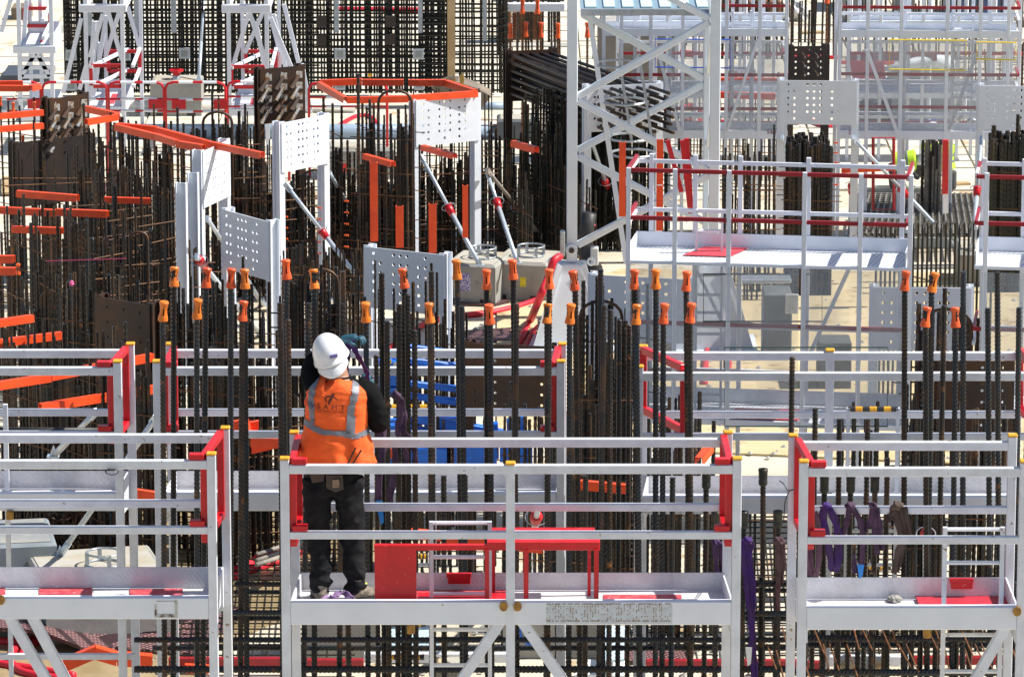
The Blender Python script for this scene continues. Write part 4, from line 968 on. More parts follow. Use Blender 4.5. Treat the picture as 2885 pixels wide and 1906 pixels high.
# ================================================================ lattice mast (placing boom column)
YM, YMB = 51.0, 52.5
mast = thing('lattice_mast', 'tall pale blue-white lattice mast with crossing braces and an inner ladder', 'lattice mast', (W(1812,800,YM).x, (YM+YMB)/2, 0))
def vbox(x0, x1, y0, y1, Y, dep, m, par, name, z0=None, bevel=0):
    ym = (max(0, min(1906, y0))+max(0, min(1906, y1)))/2; xa, xb = X(x0, ym, Y), X(x1, ym, Y)
    return MB().box((xa, Y-dep/2, zat(y1, Y) if z0 is None else z0), (xb, Y+dep/2, zat(y0, Y))).build(name, m, par, bevel=bevel)
for x0, x1, Y, yb in ((1597,1627,YM,735),(1999,2028,YM,735),(1600,1625,YMB,690),(1982,1999,YMB,690)):
    vbox(x0, x1, -80, yb, Y, .13, LWHITE, mast, 'leg', bevel=.008)
def brace(p, q, Y, w_=.075): MB().beam(W(*p, Y), W(*q, Y), w_, w_, (0,1,0)).build('brace', LWHITE, mast, bevel=.01)
for p, q in (((1999,62),(1627,272)),((1627,284),(1999,482)),((1999,492),(1627,690)),((1880,-10),(1999,52))): brace(p, q, YM)
for p, q in (((1640,40),(1984,222)),((1984,236),(1627,424)),((1627,440),(1984,625)),((1984,-30),(1640,-10))): brace(p, q, YMB)
for x in (1612, 1990): MB().beam(W(x, 60, YM), W(x, 60, YM)+Vector((0,YMB-YM,0)), .07, .07).build('brace', LWHITE, mast)
for (za, zb) in ((60,270),(270,480),(480,690)):
    a = W(2013, za, YM); b = W(2013, zb, YM); MB().beam(a, Vector((b.x, YMB, b.z)), .06, .06).build('brace', LWHITE, mast)
# top deck
p, q = W(1636, 26, YM+.1), W(1998, 44, YM+.1)
MB().box((p.x, YM+.08, q.z), (q.x, YM+.16, p.z)).build('deck_beam', GALV, mast)
MB().box((p.x, YM+.17, p.z-.03), (q.x, YMB-.08, p.z-.005)).build('deck', mat('blue_grey_grating', (.22,.34,.42), (.32,.44,.52), 30, rough=.5, metal=.3), mast)
for i in range(7): MB().box((p.x+.05+i*.2, YM+.2, p.z-.002), (p.x+.17+i*.2, YMB-.2, p.z+.012)).build('deck_board', mat('pale_sheet', (.52,.66,.70), rough=.5), mast)
# pin feet and pedestals
for cx_, yb in ((1610, 905), (2012, 905)):
    c = W(cx_, 700, YM); g = G(cx_, yb, 0)
    fo = thing('mast_pedestal', 'white tapered steel pedestal under the %s leg of the lattice mast' % ('left' if cx_ < 1800 else 'right'), 'pedestal', (c.x, YM, 0), 'mast pedestals')
    zt = W(cx_, 738, YM).z
    mb = MB(); w0, w1, d0, d1 = .36, .16, .34, .13
    vs = [Vector((c.x+sx*w_, YM+sy*dd, z)) for z, w_, dd in ((.05,w0,d0),(zt,w1,d1)) for sx, sy in ((-1,-1),(1,-1),(1,1),(-1,1))]
    mb.add(vs, [(3,2,1,0),(4,5,6,7),(0,1,5,4),(1,2,6,5),(2,3,7,6),(3,0,4,7)]); mb.build('body', LWHITE, fo, bevel=.01)
    MB().box((c.x-.46, YM-.42, .003), (c.x+.46, YM+.42, .05)).build('base_plate', LWHITE, fo)
    for sx in (-1, 1):
        mb = MB(); mb.prism([Vector((c.x+sx*.15, YM-.17, zt+.02)), Vector((c.x+sx*.42, YM-.34, .05)), Vector((c.x+sx*.34, YM-.34, .05)), Vector((c.x+sx*.10, YM-.17, zt-.02))], (0,.03,0)); mb.build('gusset', LWHITE, fo)
        k = Vector((c.x+sx*.21, YM-.12, zt+.03)); mb = MB(); mb.tube([k+Vector((.035*math.cos(s_), 0, .035*math.sin(s_))) for s_ in [i*math.pi/6 for i in range(12)]], .014, 6, True); mb.build('lifting_eye', LWHITE, fo)
    MB().tube([Vector((c.x, YM-.10, c.z)), Vector((c.x, YM+.10, c.z))], .065, 16).build('pin_housing', LWHITE, fo)
    MB().tube([Vector((c.x, YM-.115, c.z)), Vector((c.x, YM-.10, c.z))], .03, 12).build('pin', DBROWN, fo)
# caged ladder
lad = thing('caged_ladder', 'thin grey ladder with safety hoops inside the lattice mast', 'ladder', (W(1740,740,YM+.5).x, YM+.5, 0))
YL = YM+.55
MB().beam(W(1660,40,YL), W(1764,740,YL), .055, .03, (0,1,0)).build('stile', PANELW, lad); MB().beam(W(1660,40,YL+.35), W(1764,740,YL+.35), .05, .03, (0,1,0)).build('stile', PANELW, lad)
for i in range(14):
    y = 60+i*50; x = 1660+104*(y-40)/700; a = W(x, y, YL); MB().tube([a, a+Vector((0,.35,0))], .012, 6).build('rung', GALV, lad)
for y, x in ((180,1682),(285,1700),(387,1718),(432,1725)):
    c = W(x+58, y, YL+.1); mb = MB(); mb.tube([c+Vector((-.24+.0,0,0))+Vector((.24+.24*math.cos(s_), .26*math.sin(s_), .0)) for s_ in [i*math.pi/9 for i in range(18)]], .014, 5, True); mb.build('hoop', GALV, lad)
for o_, xx in ((0, 1742), (0, 1800)):
    MB().beam(W(xx, 150, YL-.15), W(xx+38, 400, YL-.15), .03, .008, (0,1,0)).build('strap', GALV, lad)
# ================================================================ two-level white towers with clear sheets
def tower(label, L, Rr, Yl, Yr, dep, uposts, ubacks, ytop, levels, rails_red, rails_white, sheet=None, group=None, sm=None, ybot=None, pw=.042, decal=None, zb=None):
    """levels: (front edge y at left, beam height, kick height); all y given at the left end, z constant along"""
    xa, xb = X(L, 500, Yl), X(Rr, 500, Yr)
    A, B = Vector((xa, Yl, 0)), Vector((xb, Yr, 0)); d = (B-A); Ln = d.length; u = d.normalized(); n = Vector((-u.y, u.x, 0))
    t = thing('access_tower', label, 'scaffold tower', ((A+B)/2), group)
    ztop = zat(ytop, Yl)
    F = lambda f, s, z: A+d*f+n*dep*s+Vector((0,0,z))
    def fpx(px, s): # fraction along for a pixel column
        lo, hi = -.3, 1.3
        for _ in range(40):
            m_ = (lo+hi)/2
            if PX(F(m_, s, 1.5))[0] < px: lo = m_
            else: hi = m_
        return lo
    for s, lst in ((0, uposts), (1, ubacks)):
        for px in lst:
            f = fpx(px, s); MB().beam(F(f, s, zb or 0), F(f, s, ztop), pw, pw, (0,1,0)).build('post', WHITE, t, bevel=.003)
    for y, bh, kh in levels:
        z = zat(y, Yl)
        zd = z if kh else z-bh+.02
        dk = MB().beam(F(0, .5, zd-.015), F(1, .5, zd-.015), dep-.06, .022).build('deck', GRATE, t)
        MB().beam(F(-.005, 0, z-bh/2), F(1.005, 0, z-bh/2), .03, bh).build('edge_beam', PANELW, t)
        MB().beam(F(0, 1, z-bh/2), F(1, 1, z-bh/2), .03, bh).build('edge_beam', PANELW, t)
        if kh:
            MB().beam(F(0, .96, z+kh/2), F(1, .96, z+kh/2), .012, kh).build('kick_board', PANELW, t)
            for f in (0.003, .997): MB().beam(F(f, .06, z+kh/2), F(f, .92, z+kh/2), .012, kh).build('kick_board', PANELW, t)
    for s, ys, m in ((0, rails_red, DRED), (1, rails_white, WHITE)):
        for y in ys:
            z = zat(y, Yl+dep*s); MB().beam(F(0, s, z), F(1, s, z), .03, .036).build('guard_rail', m, t)
            for f in (0, 1): MB().beam(F(f, .04, z), F(f, .96, z), .028, .034).build('end_rail', WHITE if m == WHITE else DRED, t)
    if sheet:
        for (f0, f1, y0, y1) in sheet:
            z0, z1 = zat(y1, Yl), zat(y0, Yl)
            MB().prism([F(f0, -.03, z0), F(f1, -.03, z0), F(f1, -.03, z1), F(f0, -.03, z1)], n*.006).build('clear_sheet', sm or PLEXI, t)
    return t, F, fpx, zat
def grate():
    m = bpy.data.materials.new('expanded_mesh_deck'); m.use_nodes = True; N, L = m.node_tree.nodes, m.node_tree.links; b = N['Principled BSDF']
    geo = N.new('ShaderNodeNewGeometry'); b.inputs['Roughness'].default_value = .45
    wv = N.new('ShaderNodeTexWave'); wv.inputs['Scale'].default_value = 9; wv.inputs['Distortion'].default_value = .0; wv.bands_direction = 'Y'
    L.new(geo.outputs['Position'], wv.inputs[0])
    wx = N.new('ShaderNodeTexWave'); wx.inputs['Scale'].default_value = 14; wx.bands_direction = 'DIAGONAL'; L.new(geo.outputs['Position'], wx.inputs[0])
    mm = N.new('ShaderNodeMath'); mm.operation = 'MULTIPLY'; L.new(wv.outputs['Fac'], mm.inputs[0]); L.new(wx.outputs['Fac'], mm.inputs[1])
    cr = N.new('ShaderNodeMapRange'); cr.inputs[1].default_value = .25; cr.inputs[2].default_value = .5; L.new(mm.outputs[0], cr.inputs[0])
    mx = N.new('ShaderNodeMix'); mx.data_type = 'RGBA'; mx.inputs[6].default_value = (.76,.78,.82,1); mx.inputs[7].default_value = (.22,.27,.34,1); L.new(cr.outputs[0], mx.inputs[0]); L.new(mx.outputs[2], b.inputs['Base Color'])
    bp = N.new('ShaderNodeBump'); bp.inputs['Strength'].default_value = .8; bp.inputs['Distance'].default_value = .006; L.new(mm.outputs[0], bp.inputs['Height']); L.new(bp.outputs[0], b.inputs['Normal'])
    return m
GRATE = grate()
TG = 'white access towers with clear sheets'
T3 = tower('big white two-level tower with red rails and clear lower sheets, right of centre', 1768, 2557, 43.25, 42.88, .74,
    [1768,1898,2049,2260,2417,2557], [1832,1955,2081,2271,2534], 472, [(732,.03,.13),(1172,.05,.13)], [478,612,905,1040], [588,910,1035],
    [(.004,.355,742,1165),(.362,.62,742,1165),(.628,.996,742,1165)], TG)
tt, F3_, fp3, _ = T3
for s, ytp in ((1, 452),):
    z = zat(452, 43.25+.74)
    MB().beam(F3_(0,1,z), F3_(1,1,z), .03, .036).build('guard_rail', WHITE, tt)
    for f in (0, 1): MB().beam(F3_(f,1,z), F3_(f,0,z+.03), .028, .034).build('end_rail', WHITE, tt)
# pink painted patch on the top deck, inner ladder, diagonal
z = zat(732, 43.25)
q = [F3_(f, s, z+.004) for f, s in ((.19,.35),(.19+.17,.35),(.41,.92),(.25,.92))]
MB().prism(q, (0,0,.006)).build('painted_patch', mat('pink_red_patch', (.60,.07,.09), (.5,.04,.06), 14, rough=.5), tt)
z2 = zat(1172, 43.25); q = [F3_(f, s, z2+.004) for f, s in ((.36,.05),(.62,.05),(.64,.6),(.38,.6))]
MB().prism(q, (0,0,.006)).build('painted_patch', mat('pink_red_patch', (.60,.07,.09)), tt)
MB().beam(W(2395,750,43.5), W(2275,1010,43.5), .035, .035, (0,1,0)).build('brace', WHITE, tt)
MB().beam(W(1965,765,43.7), W(2060,960,43.7), .03, .03, (0,1,0)).build('brace', WHITE, tt)
ladder(('white ladder seen through the clear sheets of the big tower',), 1963, 2035, 590, 1160, 43.62, [650,720,775,830,880,940,1000,1060,1110], w_=.022)
# black outlined sheet edge
for (x0, y0, x1, y1, Y, m_, lab) in ((1982,772,2316,905,43.1,mat('dark_edge', (.05,.06,.07), rough=.4),'dark thin rectangular frame behind the lower clear sheets'),(2042,978,2500,1200,42.7,mat('green_edge', (.03,.07,.06), rough=.4),'dark green edge frame of a clear sheet in the lower level')):
    mb = MB(); a, b, c, d_ = W(x0,y0,Y), W(x1,y0,Y), W(x1,y1,Y), W(x0,y1,Y); r_ = .008
    mb.tube([a,b,c,d_], r_, 5, True); tag(mb.build('sheet_outline', m_), lab, 'sheet frame')
T3b = tower('white tower with red rails cut by the right edge', 2752, 3100, 42.9, 42.75, .74, [2768,3100], [2762,2874,3090], 486, [(748,.03,.13),(1150,.05,.13)], [497,628,925,1045], [600,920],
    [(.06,.99,765,1150)], TG)
tt, F, fp, _ = T3b; z = zat(462, 43.6); MB().beam(F(0,1,z), F(1,1,z), .03, .036).build('guard_rail', WHITE, tt); MB().beam(F(0,1,z), F(0,0,z+.03), .028, .034).build('end_rail', WHITE, tt)
T4B = tower('far white scaffold screen with yellow-framed sheets, upper right', 2363, 2862, 57.0, 56.9, .55, [2363,2441,2535,2664,2757,2836], [2352,2546,2681,2782,2868], -60, [(84,.09,0),(367,.10,0)], [20,208,300], [38,228,318],
    [(.002,.34,112,362),(.345,.60,112,362),(.605,.995,112,362)], TG, sm=PLEXI2)
T4A = tower('far white scaffold screen behind the lattice mast, upper right', 1700, 2215, 57.0, 56.95, .55, [1700,1750,1832,1922,2045,2138,2213], [1788,1886,2062,2118], -60, [(80,.09,0),(366,.10,0)], [15,210,305], [38,232,320],
    [(.34,.62,112,362),(.66,.995,112,362)], TG, sm=PLEXI2)
for (x0,y0,x1,y1,c,lab) in ((1846,110,2058,189,(.01,.08,.5),'thin blue rectangular frame on the far screen behind the mast'),(2506,112,2722,195,(.75,.55,.0),'thin yellow rectangular frame on the far right screen'),(2752,118,2862,166,(.75,.55,.0),'smaller yellow rectangular frame at the right end of the screen')):
    mb = MB(); Y = 56.8; mb.tube([W(x0,y0,Y),W(x1,y0+2,Y),W(x1,y1+3,Y),W(x0,y1,Y)], .009, 5, True); tag(mb.build('sheet_outline', mat('edge_%d' % x0, c, rough=.5)), lab, 'sheet frame')
for (tt_, F_, fp_, _z), zz in ((T4B, 0), (T4A, 0)):
    for px0, px1 in (((2442,2532),) if tt_ is T4B[0] else ((1852,1920),)):
        MB().beam(W(px0,140,56.9), W(px1,385,56.9), .04, .04, (0,1,0)).build('brace', WHITE, tt_)
MB().beam(W(2752,150,56.95), W(2672,370,56.95), .04, .04, (0,1,0)).build('brace', WHITE, T4B[0])
MB().beam(W(2136,110,56.95), W(2048,370,56.95), .035, .035, (0,1,0)).build('brace', WHITE, T4A[0])
ladder(('small white ladder in the far right scaffold screen',), 2688, 2742, 45, 380, 57.3, [82,128,165,202,240,275,320], w_=.022)
ladder(('small white ladder in the far left scaffold screen',), 2064, 2116, 30, 380, 57.3, [38,73,118,155,193,230,265,305,345], w_=.022)
def text(s_, px, py, Y, hpx, m, parent, sp=1.0, rotx=90, name='stencilled_text'):
    cu = bpy.data.curves.new(name, 'FONT'); cu.body = s_; cu.size = hpx/S(Y, py)*1.38; cu.align_x = 'CENTER'; cu.align_y = 'CENTER'; cu.space_character = sp; cu.extrude = .001
    o = bpy.data.objects.new(name, cu); COL.objects.link(o); dg = bpy.context.evaluated_depsgraph_get(); me = bpy.data.meshes.new_from_object(o.evaluated_get(dg))
    bpy.data.objects.remove(o); me.materials.clear(); me.materials.append(m)
    return inst(name, me, W(px, py, Y), parent, (R_(rotx), 0, 0))
STM = mat('dark_red_stencil', (.22,.01,.03), rough=.6)
text('560', 2174, 372, 56.93, 12, STM, T4A[0], 1.15); text('550', 2403, 374, 56.93, 12, STM, T4B[0], 1.15); text('540', 2796, 385, 56.86, 12, STM, T4B[0], 1.15)

T5B = tower('third white scaffold row far behind the right screen', 2390, 2850, 62.0, 62.0, .45, [2390,2480,2600,2700,2790,2850], [2420,2560,2740,2830], -60, [(262,.07,0),(60,.07,0)], [150,345], [118,240,330], None, TG)
T5A = tower('third white scaffold row far behind the left screen', 1740, 2205, 62.0, 62.0, .45, [1740,1880,1985,2085,2180], [1800,2025,2150], -60, [(262,.07,0),(60,.07,0)], [150,345], [118,240,330], None, TG)
# ================================================================ narrow stair/prop towers at upper left
def slim(label, xs_f, xs_b, Y, dep, beam_y, dk_y, gates, raker=(), low=()):
    t = thing('formwork_tower', label, 'scaffold tower', (W(xs_f[0], 300, Y).x+.5, Y, 0), 'slim white towers before the big grid')
    a, b = W(xs_f[0], 100, Y), W(xs_f[-1], 100, Y)
    for x in xs_f: vbox(x-5.5, x+5.5, -70, 300, Y, .06, WHITE, t, 'post', z0=0)
    for x in xs_b: vbox(x-5, x+5, -70, 300, Y+dep, .06, WHITE, t, 'post', z0=0)
    for (y0, y1) in beam_y:
        z0, z1 = zat(y1, Y), zat(y0, Y)
        MB().box((a.x-.09, Y-.045, z0), (b.x+.06, Y+.03, z1)).build('beam', WHITE, t, bevel=.01)
        MB().box((a.x-.02, Y+.04, z0+.03), (a.x+.02, Y+dep-.04, z1-.01)).build('side_beam', WHITE, t)
        MB().box((b.x-.02, Y+.04, z0+.01), (b.x+.04, Y+dep-.04, z1-.01)).build('side_beam', WHITE, t)
    for (y, k) in dk_y:
        z = zat(y, Y); MB().box((a.x, Y+.04, z-.02), (b.x, Y+dep-.05, z)).build('deck', GRATE, t)
        if y > 200: MB().box((a.x, Y-.04, z-.09), (b.x, Y-.032, z+.0)).build('edge_beam', WHITE, t)
        MB().box((a.x+.04, Y+dep-.05, z), (b.x, Y+dep-.035, z+.16)).build('kick_board', PANELW, t)
        MB().prism([Vector((b.x+.02, Y+.03, z-.08)), Vector((b.x+.02, Y+dep-.04, z-.08)), Vector((b.x+.02, Y+dep-.04, z+.15)), Vector((b.x+.02, Y+.03, z+.15))], (.012,0,0)).build('end_plate', WHITE, t)
        p_, q_ = Vector((a.x+.2, Y+.15, z+.004)), 0
        MB().box((a.x+.25, Y+.2, z+.003), (b.x-.15, Y+dep-.3, z+.008)).build('painted_patch', mat('pink_red_patch', (.60,.07,.09)), t)
    for (x0, y0, x1, y1, s_) in gates:
        Yg = Y+.05+dep*s_*.9; A_, B_ = W(x0, y0, Yg), W(x1, y1, Yg); mb = MB()
        for p, q in (((A_.x,A_.z),(B_.x,A_.z)),((A_.x,B_.z),(B_.x,B_.z)),((A_.x,A_.z),(A_.x,B_.z)),((B_.x,A_.z),(B_.x,B_.z))):
            mb.beam((p[0],Yg,p[1]), (q[0],Yg,q[1]), .045, .045, (0,1,0))
        mb.build('swing_gate', RED, t)
        for y_ in (A_.z, B_.z): MB().beam((B_.x if s_ else A_.x, Y, y_-.01), (B_.x, Y+dep, y_+.03), .04, .04).build('side_rail', WHITE, t)
    for (x0, y0, x1, y1, s_) in raker:
        MB().beam(W(x0, y0, Y+dep*s_), W(x1, y1, Y+dep*s_), .055, .055, (0,1,0)).build('raker', WHITE, t)
    return t
slim('slim white tower at the far left with a red gate near its top', (55,146), (86,116), 65.0, 1.1, ((128,150),), ((126,1),(320,0)), ((68,24,141,73,1),),
     raker=((100,150,60,215,0),(104,150,140,215,0),(30,0,4,90,0),(60,215,142,215,0),(60,190,142,190,0),(60,168,142,168,0),(75,0,66,130,.5)))
slim('slim white tower with two red gates, second from the left', (243,346), (298,398), 62.5, 1.25, ((12,34),), ((300,1),), ((305,145,394,200,1),(256,185,342,243,0)),
     raker=((305,36,344,168,0),(335,36,297,160,.3),(360,20,397,145,1),(265,60,250,300,.5),(290,40,244,190,0),(229,52,178,262,0),(250,160,224,252,0),(275,60,258,290,.9),(282,120,262,300,.9),(300,45,262,270,.4)))
slim('slim white tower with two red gates, between the grid and brown studded frame', (645,752), (684,787), 62.5, 1.25, ((12,36),), ((306,1),), ((693,145,778,202,1),(652,188,745,245,0)),
     raker=((703,36,752,180,0),(740,36,690,150,.4),(755,20,798,180,1),(800,12,842,180,1),(762,50,875,320,.3),(720,60,758,250,.6),(655,190,700,40,.2),(850,180,875,310,0),(770,40,830,300,.8)))
# red-white barriers
def barrier(label, x0, x1, Y, yt=232, yb=345, plates=()):
    a, b = W(x0, yt, Y), W(x1, yt, Y); t = thing('barrier', label, 'barrier', ((a.x+b.x)/2, Y, 0), 'red and white pedestrian barriers')
    zt = a.z; z1 = zat((yt+yb)/2-16+8, Y); z2 = zat(yb-30, Y); r = .018
    pts = [Vector((a.x,Y,0.005)), Vector((a.x,Y,zt-.08)), Vector((a.x+.03,Y,zt-.02)), Vector((a.x+.1,Y,zt)), Vector((b.x-.1,Y,zt)), Vector((b.x-.03,Y,zt-.02)), Vector((b.x,Y,zt-.08)), Vector((b.x,Y,0.005))]
    MB().tube(pts, r, 7).build('frame', RED, t, True)
    for z in (z1, z2): MB().tube([Vector((a.x,Y,z)), Vector((b.x,Y,z))], r*.8, 6).build('rail', RED, t)
    for z in (zt, z1, z2):
        for k in (.22, .62):
            p = Vector((a.x+(b.x-a.x)*k, Y, z)); MB().tube([p, p+Vector((.18,0,0))], r*1.08, 7).build('reflective_sleeve', mat('white_sleeve', (.75,.78,.82), rough=.4), t)
    for f in plates:
        x = a.x+(b.x-a.x)*f; MB().box((x-.09, Y-.03, z1-.12), (x+.09, Y-.022, z1)).build('sign_plate', RED, t)
barrier('red and white barrier at the far left behind the orange strip', -60, 114, 60.6, 232, 342, (.9,))
barrier('red and white barrier behind the studded far left frame', 119, 300, 60.6, 232, 342, (.5,))
barrier('red and white barrier partly behind the second tower', 305, 461, 60.4, 232, 342, (.85,))
barrier('red and white barrier in front of the far ballast', 466, 635, 60.4, 232, 344, (.22,.92))
barrier('red and white barrier left of the orange hexagon', 640, 812, 60.6, 230, 330, ())
barrier('red and white barrier inside the orange hexagon', 870, 1090, 60.8, 234, 330, ())
def pipe(label, a, b, r, m, name='pipe', cat='pipe'):
    o = MB().tube([Vector(a), Vector(b)], r, 20).build(name, m, None, True); return tag(o, label, cat)
GP = mat('blue_grey_pipe', (.22,.30,.40), (.28,.36,.46), 2, rough=.45)
def lying(label, x0, x1, y, r, m):
    a = G(x0, y, r); b = G(x1, y, r); return pipe(label, a, b, r, m)
lying('long blue-grey pipe lying behind the left rebar cages', 330, 1440, 372, .11, GP)
lying('pale pipe lying before the red barriers', -60, 1000, 300, .10, mat('cream_pipe', (.70,.69,.64), (.6,.58,.52), 3, rough=.5))
lying('pale blue pipe in front of the right far scaffold', 1330, 1430, 300, .06, GP)
# upper left background: slab edge, forms, pallets
BOXW = mat('weathered_timber', (.17,.13,.09), (.24,.19,.13), 6, rough=.8)
RUSTF = mat('brown_formwork', (.20,.085,.03), (.15,.06,.025), 3, rough=.7)
def solid(name, label, cat, x0, x1, yt, yb, dep, m, z0=0, taper=0, hz=None):
    c = G((x0+x1)/2, yb, z0); Y = c.y; a, b = W(x0, yb, Y), W(x1, yb, Y); zt = z0+hz if hz else zat(yt, Y)
    o = MB().box((a.x, Y, z0+.003), (b.x, Y+dep, max(zt, z0+.05))).build(name, m, None, bevel=.01); return tag(o, label, cat)
solid('timber_crate', 'dark crate with pallets at the upper left corner', 'crate', 32, 84, 22, 62, .5, BOXW)
solid('steel_plate_stack', 'dark flat stack of plates behind the far left tower', 'plates', 5, 140, 212, 236, .9, mat('dark_plate', (.06,.07,.09), rough=.5))
solid('concrete_kerb', 'low pale kerb of concrete left of the big grid', 'kerb', 122, 172, 82, 108, .4, CONC)
solid('formwork_section', 'rust-brown formwork panel beyond the far tall bars, left one', 'formwork', 1445, 1527, 35, 118, .3, RUSTF)
solid('formwork_section', 'rust-brown formwork panel at the right end of the big grid', 'formwork', 1400, 1440, 20, 126, .3, RUSTF)
solid('formwork_section', 'rust-brown formwork panel behind the upper right brown bars', 'formwork', 2020, 2200, 5, 78, .4, RUSTF)
solid('formwork_section', 'low brown form board behind the lattice mast deck', 'formwork', 1820, 2030, 76, 96, .3, RUSTF)
solid('formwork_section', 'long brown board across the upper right', 'formwork', 2570, 2900, 56, 84, .3, mat('brown_board', (.15,.10,.075), (.19,.13,.1), 3, rough=.7))
solid('container', 'blue-grey container at the top right', 'container', 2670, 2850, -60, 58, 1.2, mat('blue_grey_container', (.07,.11,.22), (.09,.13,.25), 2, rough=.5))
solid('container', 'pale grey box behind the far bars at the top', 'container', 2370, 2460, -60, 38, 1.0, CONC)
solid('work_bench', 'grey flat table behind the far right scaffold', 'table', 2385, 2560, 52, 76, .8, mat('grey_table', (.20,.21,.22), rough=.6))
solid('container', 'grey column form between the blue containers, top right', 'container', 2525, 2578, -60, 54, .5, CONC)
solid('dark_shelter', 'dark blue box at the top centre', 'container', 1440, 1590, -60, 10, 1.0, mat('navy_box', (.03,.05,.10), rough=.6))
solid('scaffold_beam', 'white beam crossing before the formwork at the top centre', 'beam', 1425, 1592, 20, 34, .1, WHITE, z0=1.2, hz=.12)
solid('formwork_board', 'long dark formwork board at lower right of the grid wall', 'board', 1430, 1600, 128, 138, .2, mat('grey_ledge', (.45,.44,.41), rough=.8))
solid('hopper', 'white machine hopper behind the clear sheets, upper right', 'machine', 2425, 2505, 225, 330, .7, mat('machine_white', (.70,.70,.69), rough=.4))
hz_ = solid('silo_box', 'grey silo box with a yellow and white emblem, upper right', 'silo', 2510, 2690, 190, 352, .8, mat('silo_grey', (.36,.40,.38), (.32,.36,.34), 2, rough=.5))
solid('generator', 'dark navy machine under the white hopper', 'machine', 2420, 2500, 305, 362, .6, mat('navy_machine', (.03,.035,.06), rough=.5))
solid('generator', 'low blue machine under the silo box', 'machine', 2555, 2665, 345, 372, .6, mat('navy_blue_machine', (.03,.06,.22), (.12,.11,.12), 9, rough=.5))
c = G(2600, 352, 0); Y = c.y-.01
text('SIGMA', 2459, 297, G(2465,330,0).y-.01, 8, mat('black_print', (.05,.05,.05), rough=.5), None, 1.0, name='machine_lettering')
o = bpy.context.scene.objects.get('machine_lettering'); 
if o: tag(o, 'black lettering on the white hopper machine', 'lettering')
p, q = W(2573, 280, Y), W(2598, 250, Y); o = MB().box((p.x, Y-.02, p.z), (q.x, Y-.012, q.z)).build('emblem', mat('emblem_white', (.75,.75,.72), rough=.5)); tag(o, 'small square white emblem with yellow curve on the silo box', 'emblem')
mb = MB(); pp = [W(2575,252,Y), W(2590,252,Y), W(2586,262,Y), W(2582,268,Y), W(2575,268,Y)]; mb.prism([v-Vector((0,.024,0)) for v in pp], (0,.003,0)); mb.build('emblem_curve', YELLOW, o)
bpy.context.view_layer.update()
# white duct and red netting behind the silo
a, b = G(2492, 196, 1.1), G(2680, 182, 1.1)
o = MB().tube([a, a+(b-a)*.3+Vector((0,0,.05)), a+(b-a)*.7+Vector((0,0,.09)), b], [.03,.06,.08,.10], 12).build('white_duct', mat('duct_white', (.72,.80,.84), rough=.4), None, True); tag(o, 'long tapering white duct above the silo box', 'duct')
NET = mat('red_netting', (.62,.03,.06), (.50,.02,.04), 30, rough=.7)
def sheet(name, label, cat, pts, Y, m, dz=.015):
    o = MB().prism([W(x, y, yy if yy else Y) for x, y, yy in pts], (0, dz, 0)).build(name, m); return tag(o, label, cat)
sheet('safety_net', 'bright red netting panel behind the clear sheet, upper right', 'netting', [(2394,172,61),(2490,172,61),(2496,222,61),(2402,222,61)], 61, NET)
sheet('safety_net', 'duller red netting in the haze behind the duct', 'netting', [(2395,150,63),(2640,146,63),(2640,172,63),(2395,172,63)], 63, mat('dull_red_net', (.35,.08,.09), (.25,.08,.08), 25, rough=.8))
# plastic wrapped bundle and white bag at upper right
lump('wrapped_bundle', 'white plastic-wrapped bundle hanging near the top right', 'bundle', 2246, 62, 0, .16, mat('plastic_film', (.62,.64,.64), (.45,.46,.46), 30, rough=.3), 1.2, 9)
# red hoses
def hose(label, pts, r=.035, z=None, m=HOSE):
    P = []
    for p in pts:
        if len(p) == 3: P.append(W(p[0], p[1], p[2]))
        else: P.append(G(p[0], p[1], r))
    Q = []
    for i in range(len(P)-1):
        p0 = P[max(i-1,0)]; p1 = P[i]; p2 = P[i+1]; p3 = P[min(i+2,len(P)-1)]
        for k in range(7):
            t_ = k/7; Q.append(.5*((2*p1)+(p2-p0)*t_+(2*p0-5*p1+4*p2-p3)*t_**2+(3*p1-p0-3*p2+p3)*t_**3))
    Q.append(P[-1]); o = MB().tube(Q, r, 10).build('red_hose', m, None, True); return tag(o, label, 'hose', 'red hoses lying about the slab')
hose('thick red hose climbing the left mast pedestal', [(1455,975),(1475,940),(1495,900),(1520,840,50.5),(1545,780,50.6),(1560,735,50.6),(1578,722,50.7)], .042)
hose('red hose curving from the ballast pair to the brown frames', [(1530,838),(1460,862),(1380,880),(1290,890),(1200,910),(1130,960),(1080,985)], .034)
hose('red hose looped in front of the mast pedestals', [(1480,985),(1500,940),(1540,905),(1600,895),(1640,900),(1660,930),(1668,985),(1675,1005)], .034)
hose('pair of red hoses winding on the ground at lower left, outer one', [(-40,1800),(60,1808),(105,1796),(40,1830),(30,1860),(60,1890),(130,1905),(200,1915)], .035)
hose('red hose coil on the ground at lower left, inner one', [(-40,1860),(20,1872),(80,1880),(140,1890),(210,1902)], .035)
hose('red hose curving up behind the left platform brace', [(60,1850),(70,1830),(90,1812),(118,1802)], .035)
hose('red hose rising under the studded cages left of the worker', [(655,1612),(700,1590),(760,1562),(820,1545),(870,1530)], .045)
hose('second red hose beside it, lower', [(655,1625),(720,1600),(800,1575),(860,1548)], .04)
hose('red hose half hidden under the left platform beam', [(280,1742),(320,1742),(330,1758)], .04)
hose('far red hose behind the clear sheets, upper right', [(1930,342),(2010,345),(2100,352),(2190,350)], .05)
hose('far red hose behind the lattice mast', [(1900,150),(1960,155),(2010,158)], .06)
hose('red hose far behind the big grid wall', [(940,28),(1100,29),(1190,30)], .05)
hose('red hose loop behind the white inner ladder of the big tower', [(1985,1080),(1990,1000),(2010,915),(2030,905),(2050,960),(2052,1060)], .035)
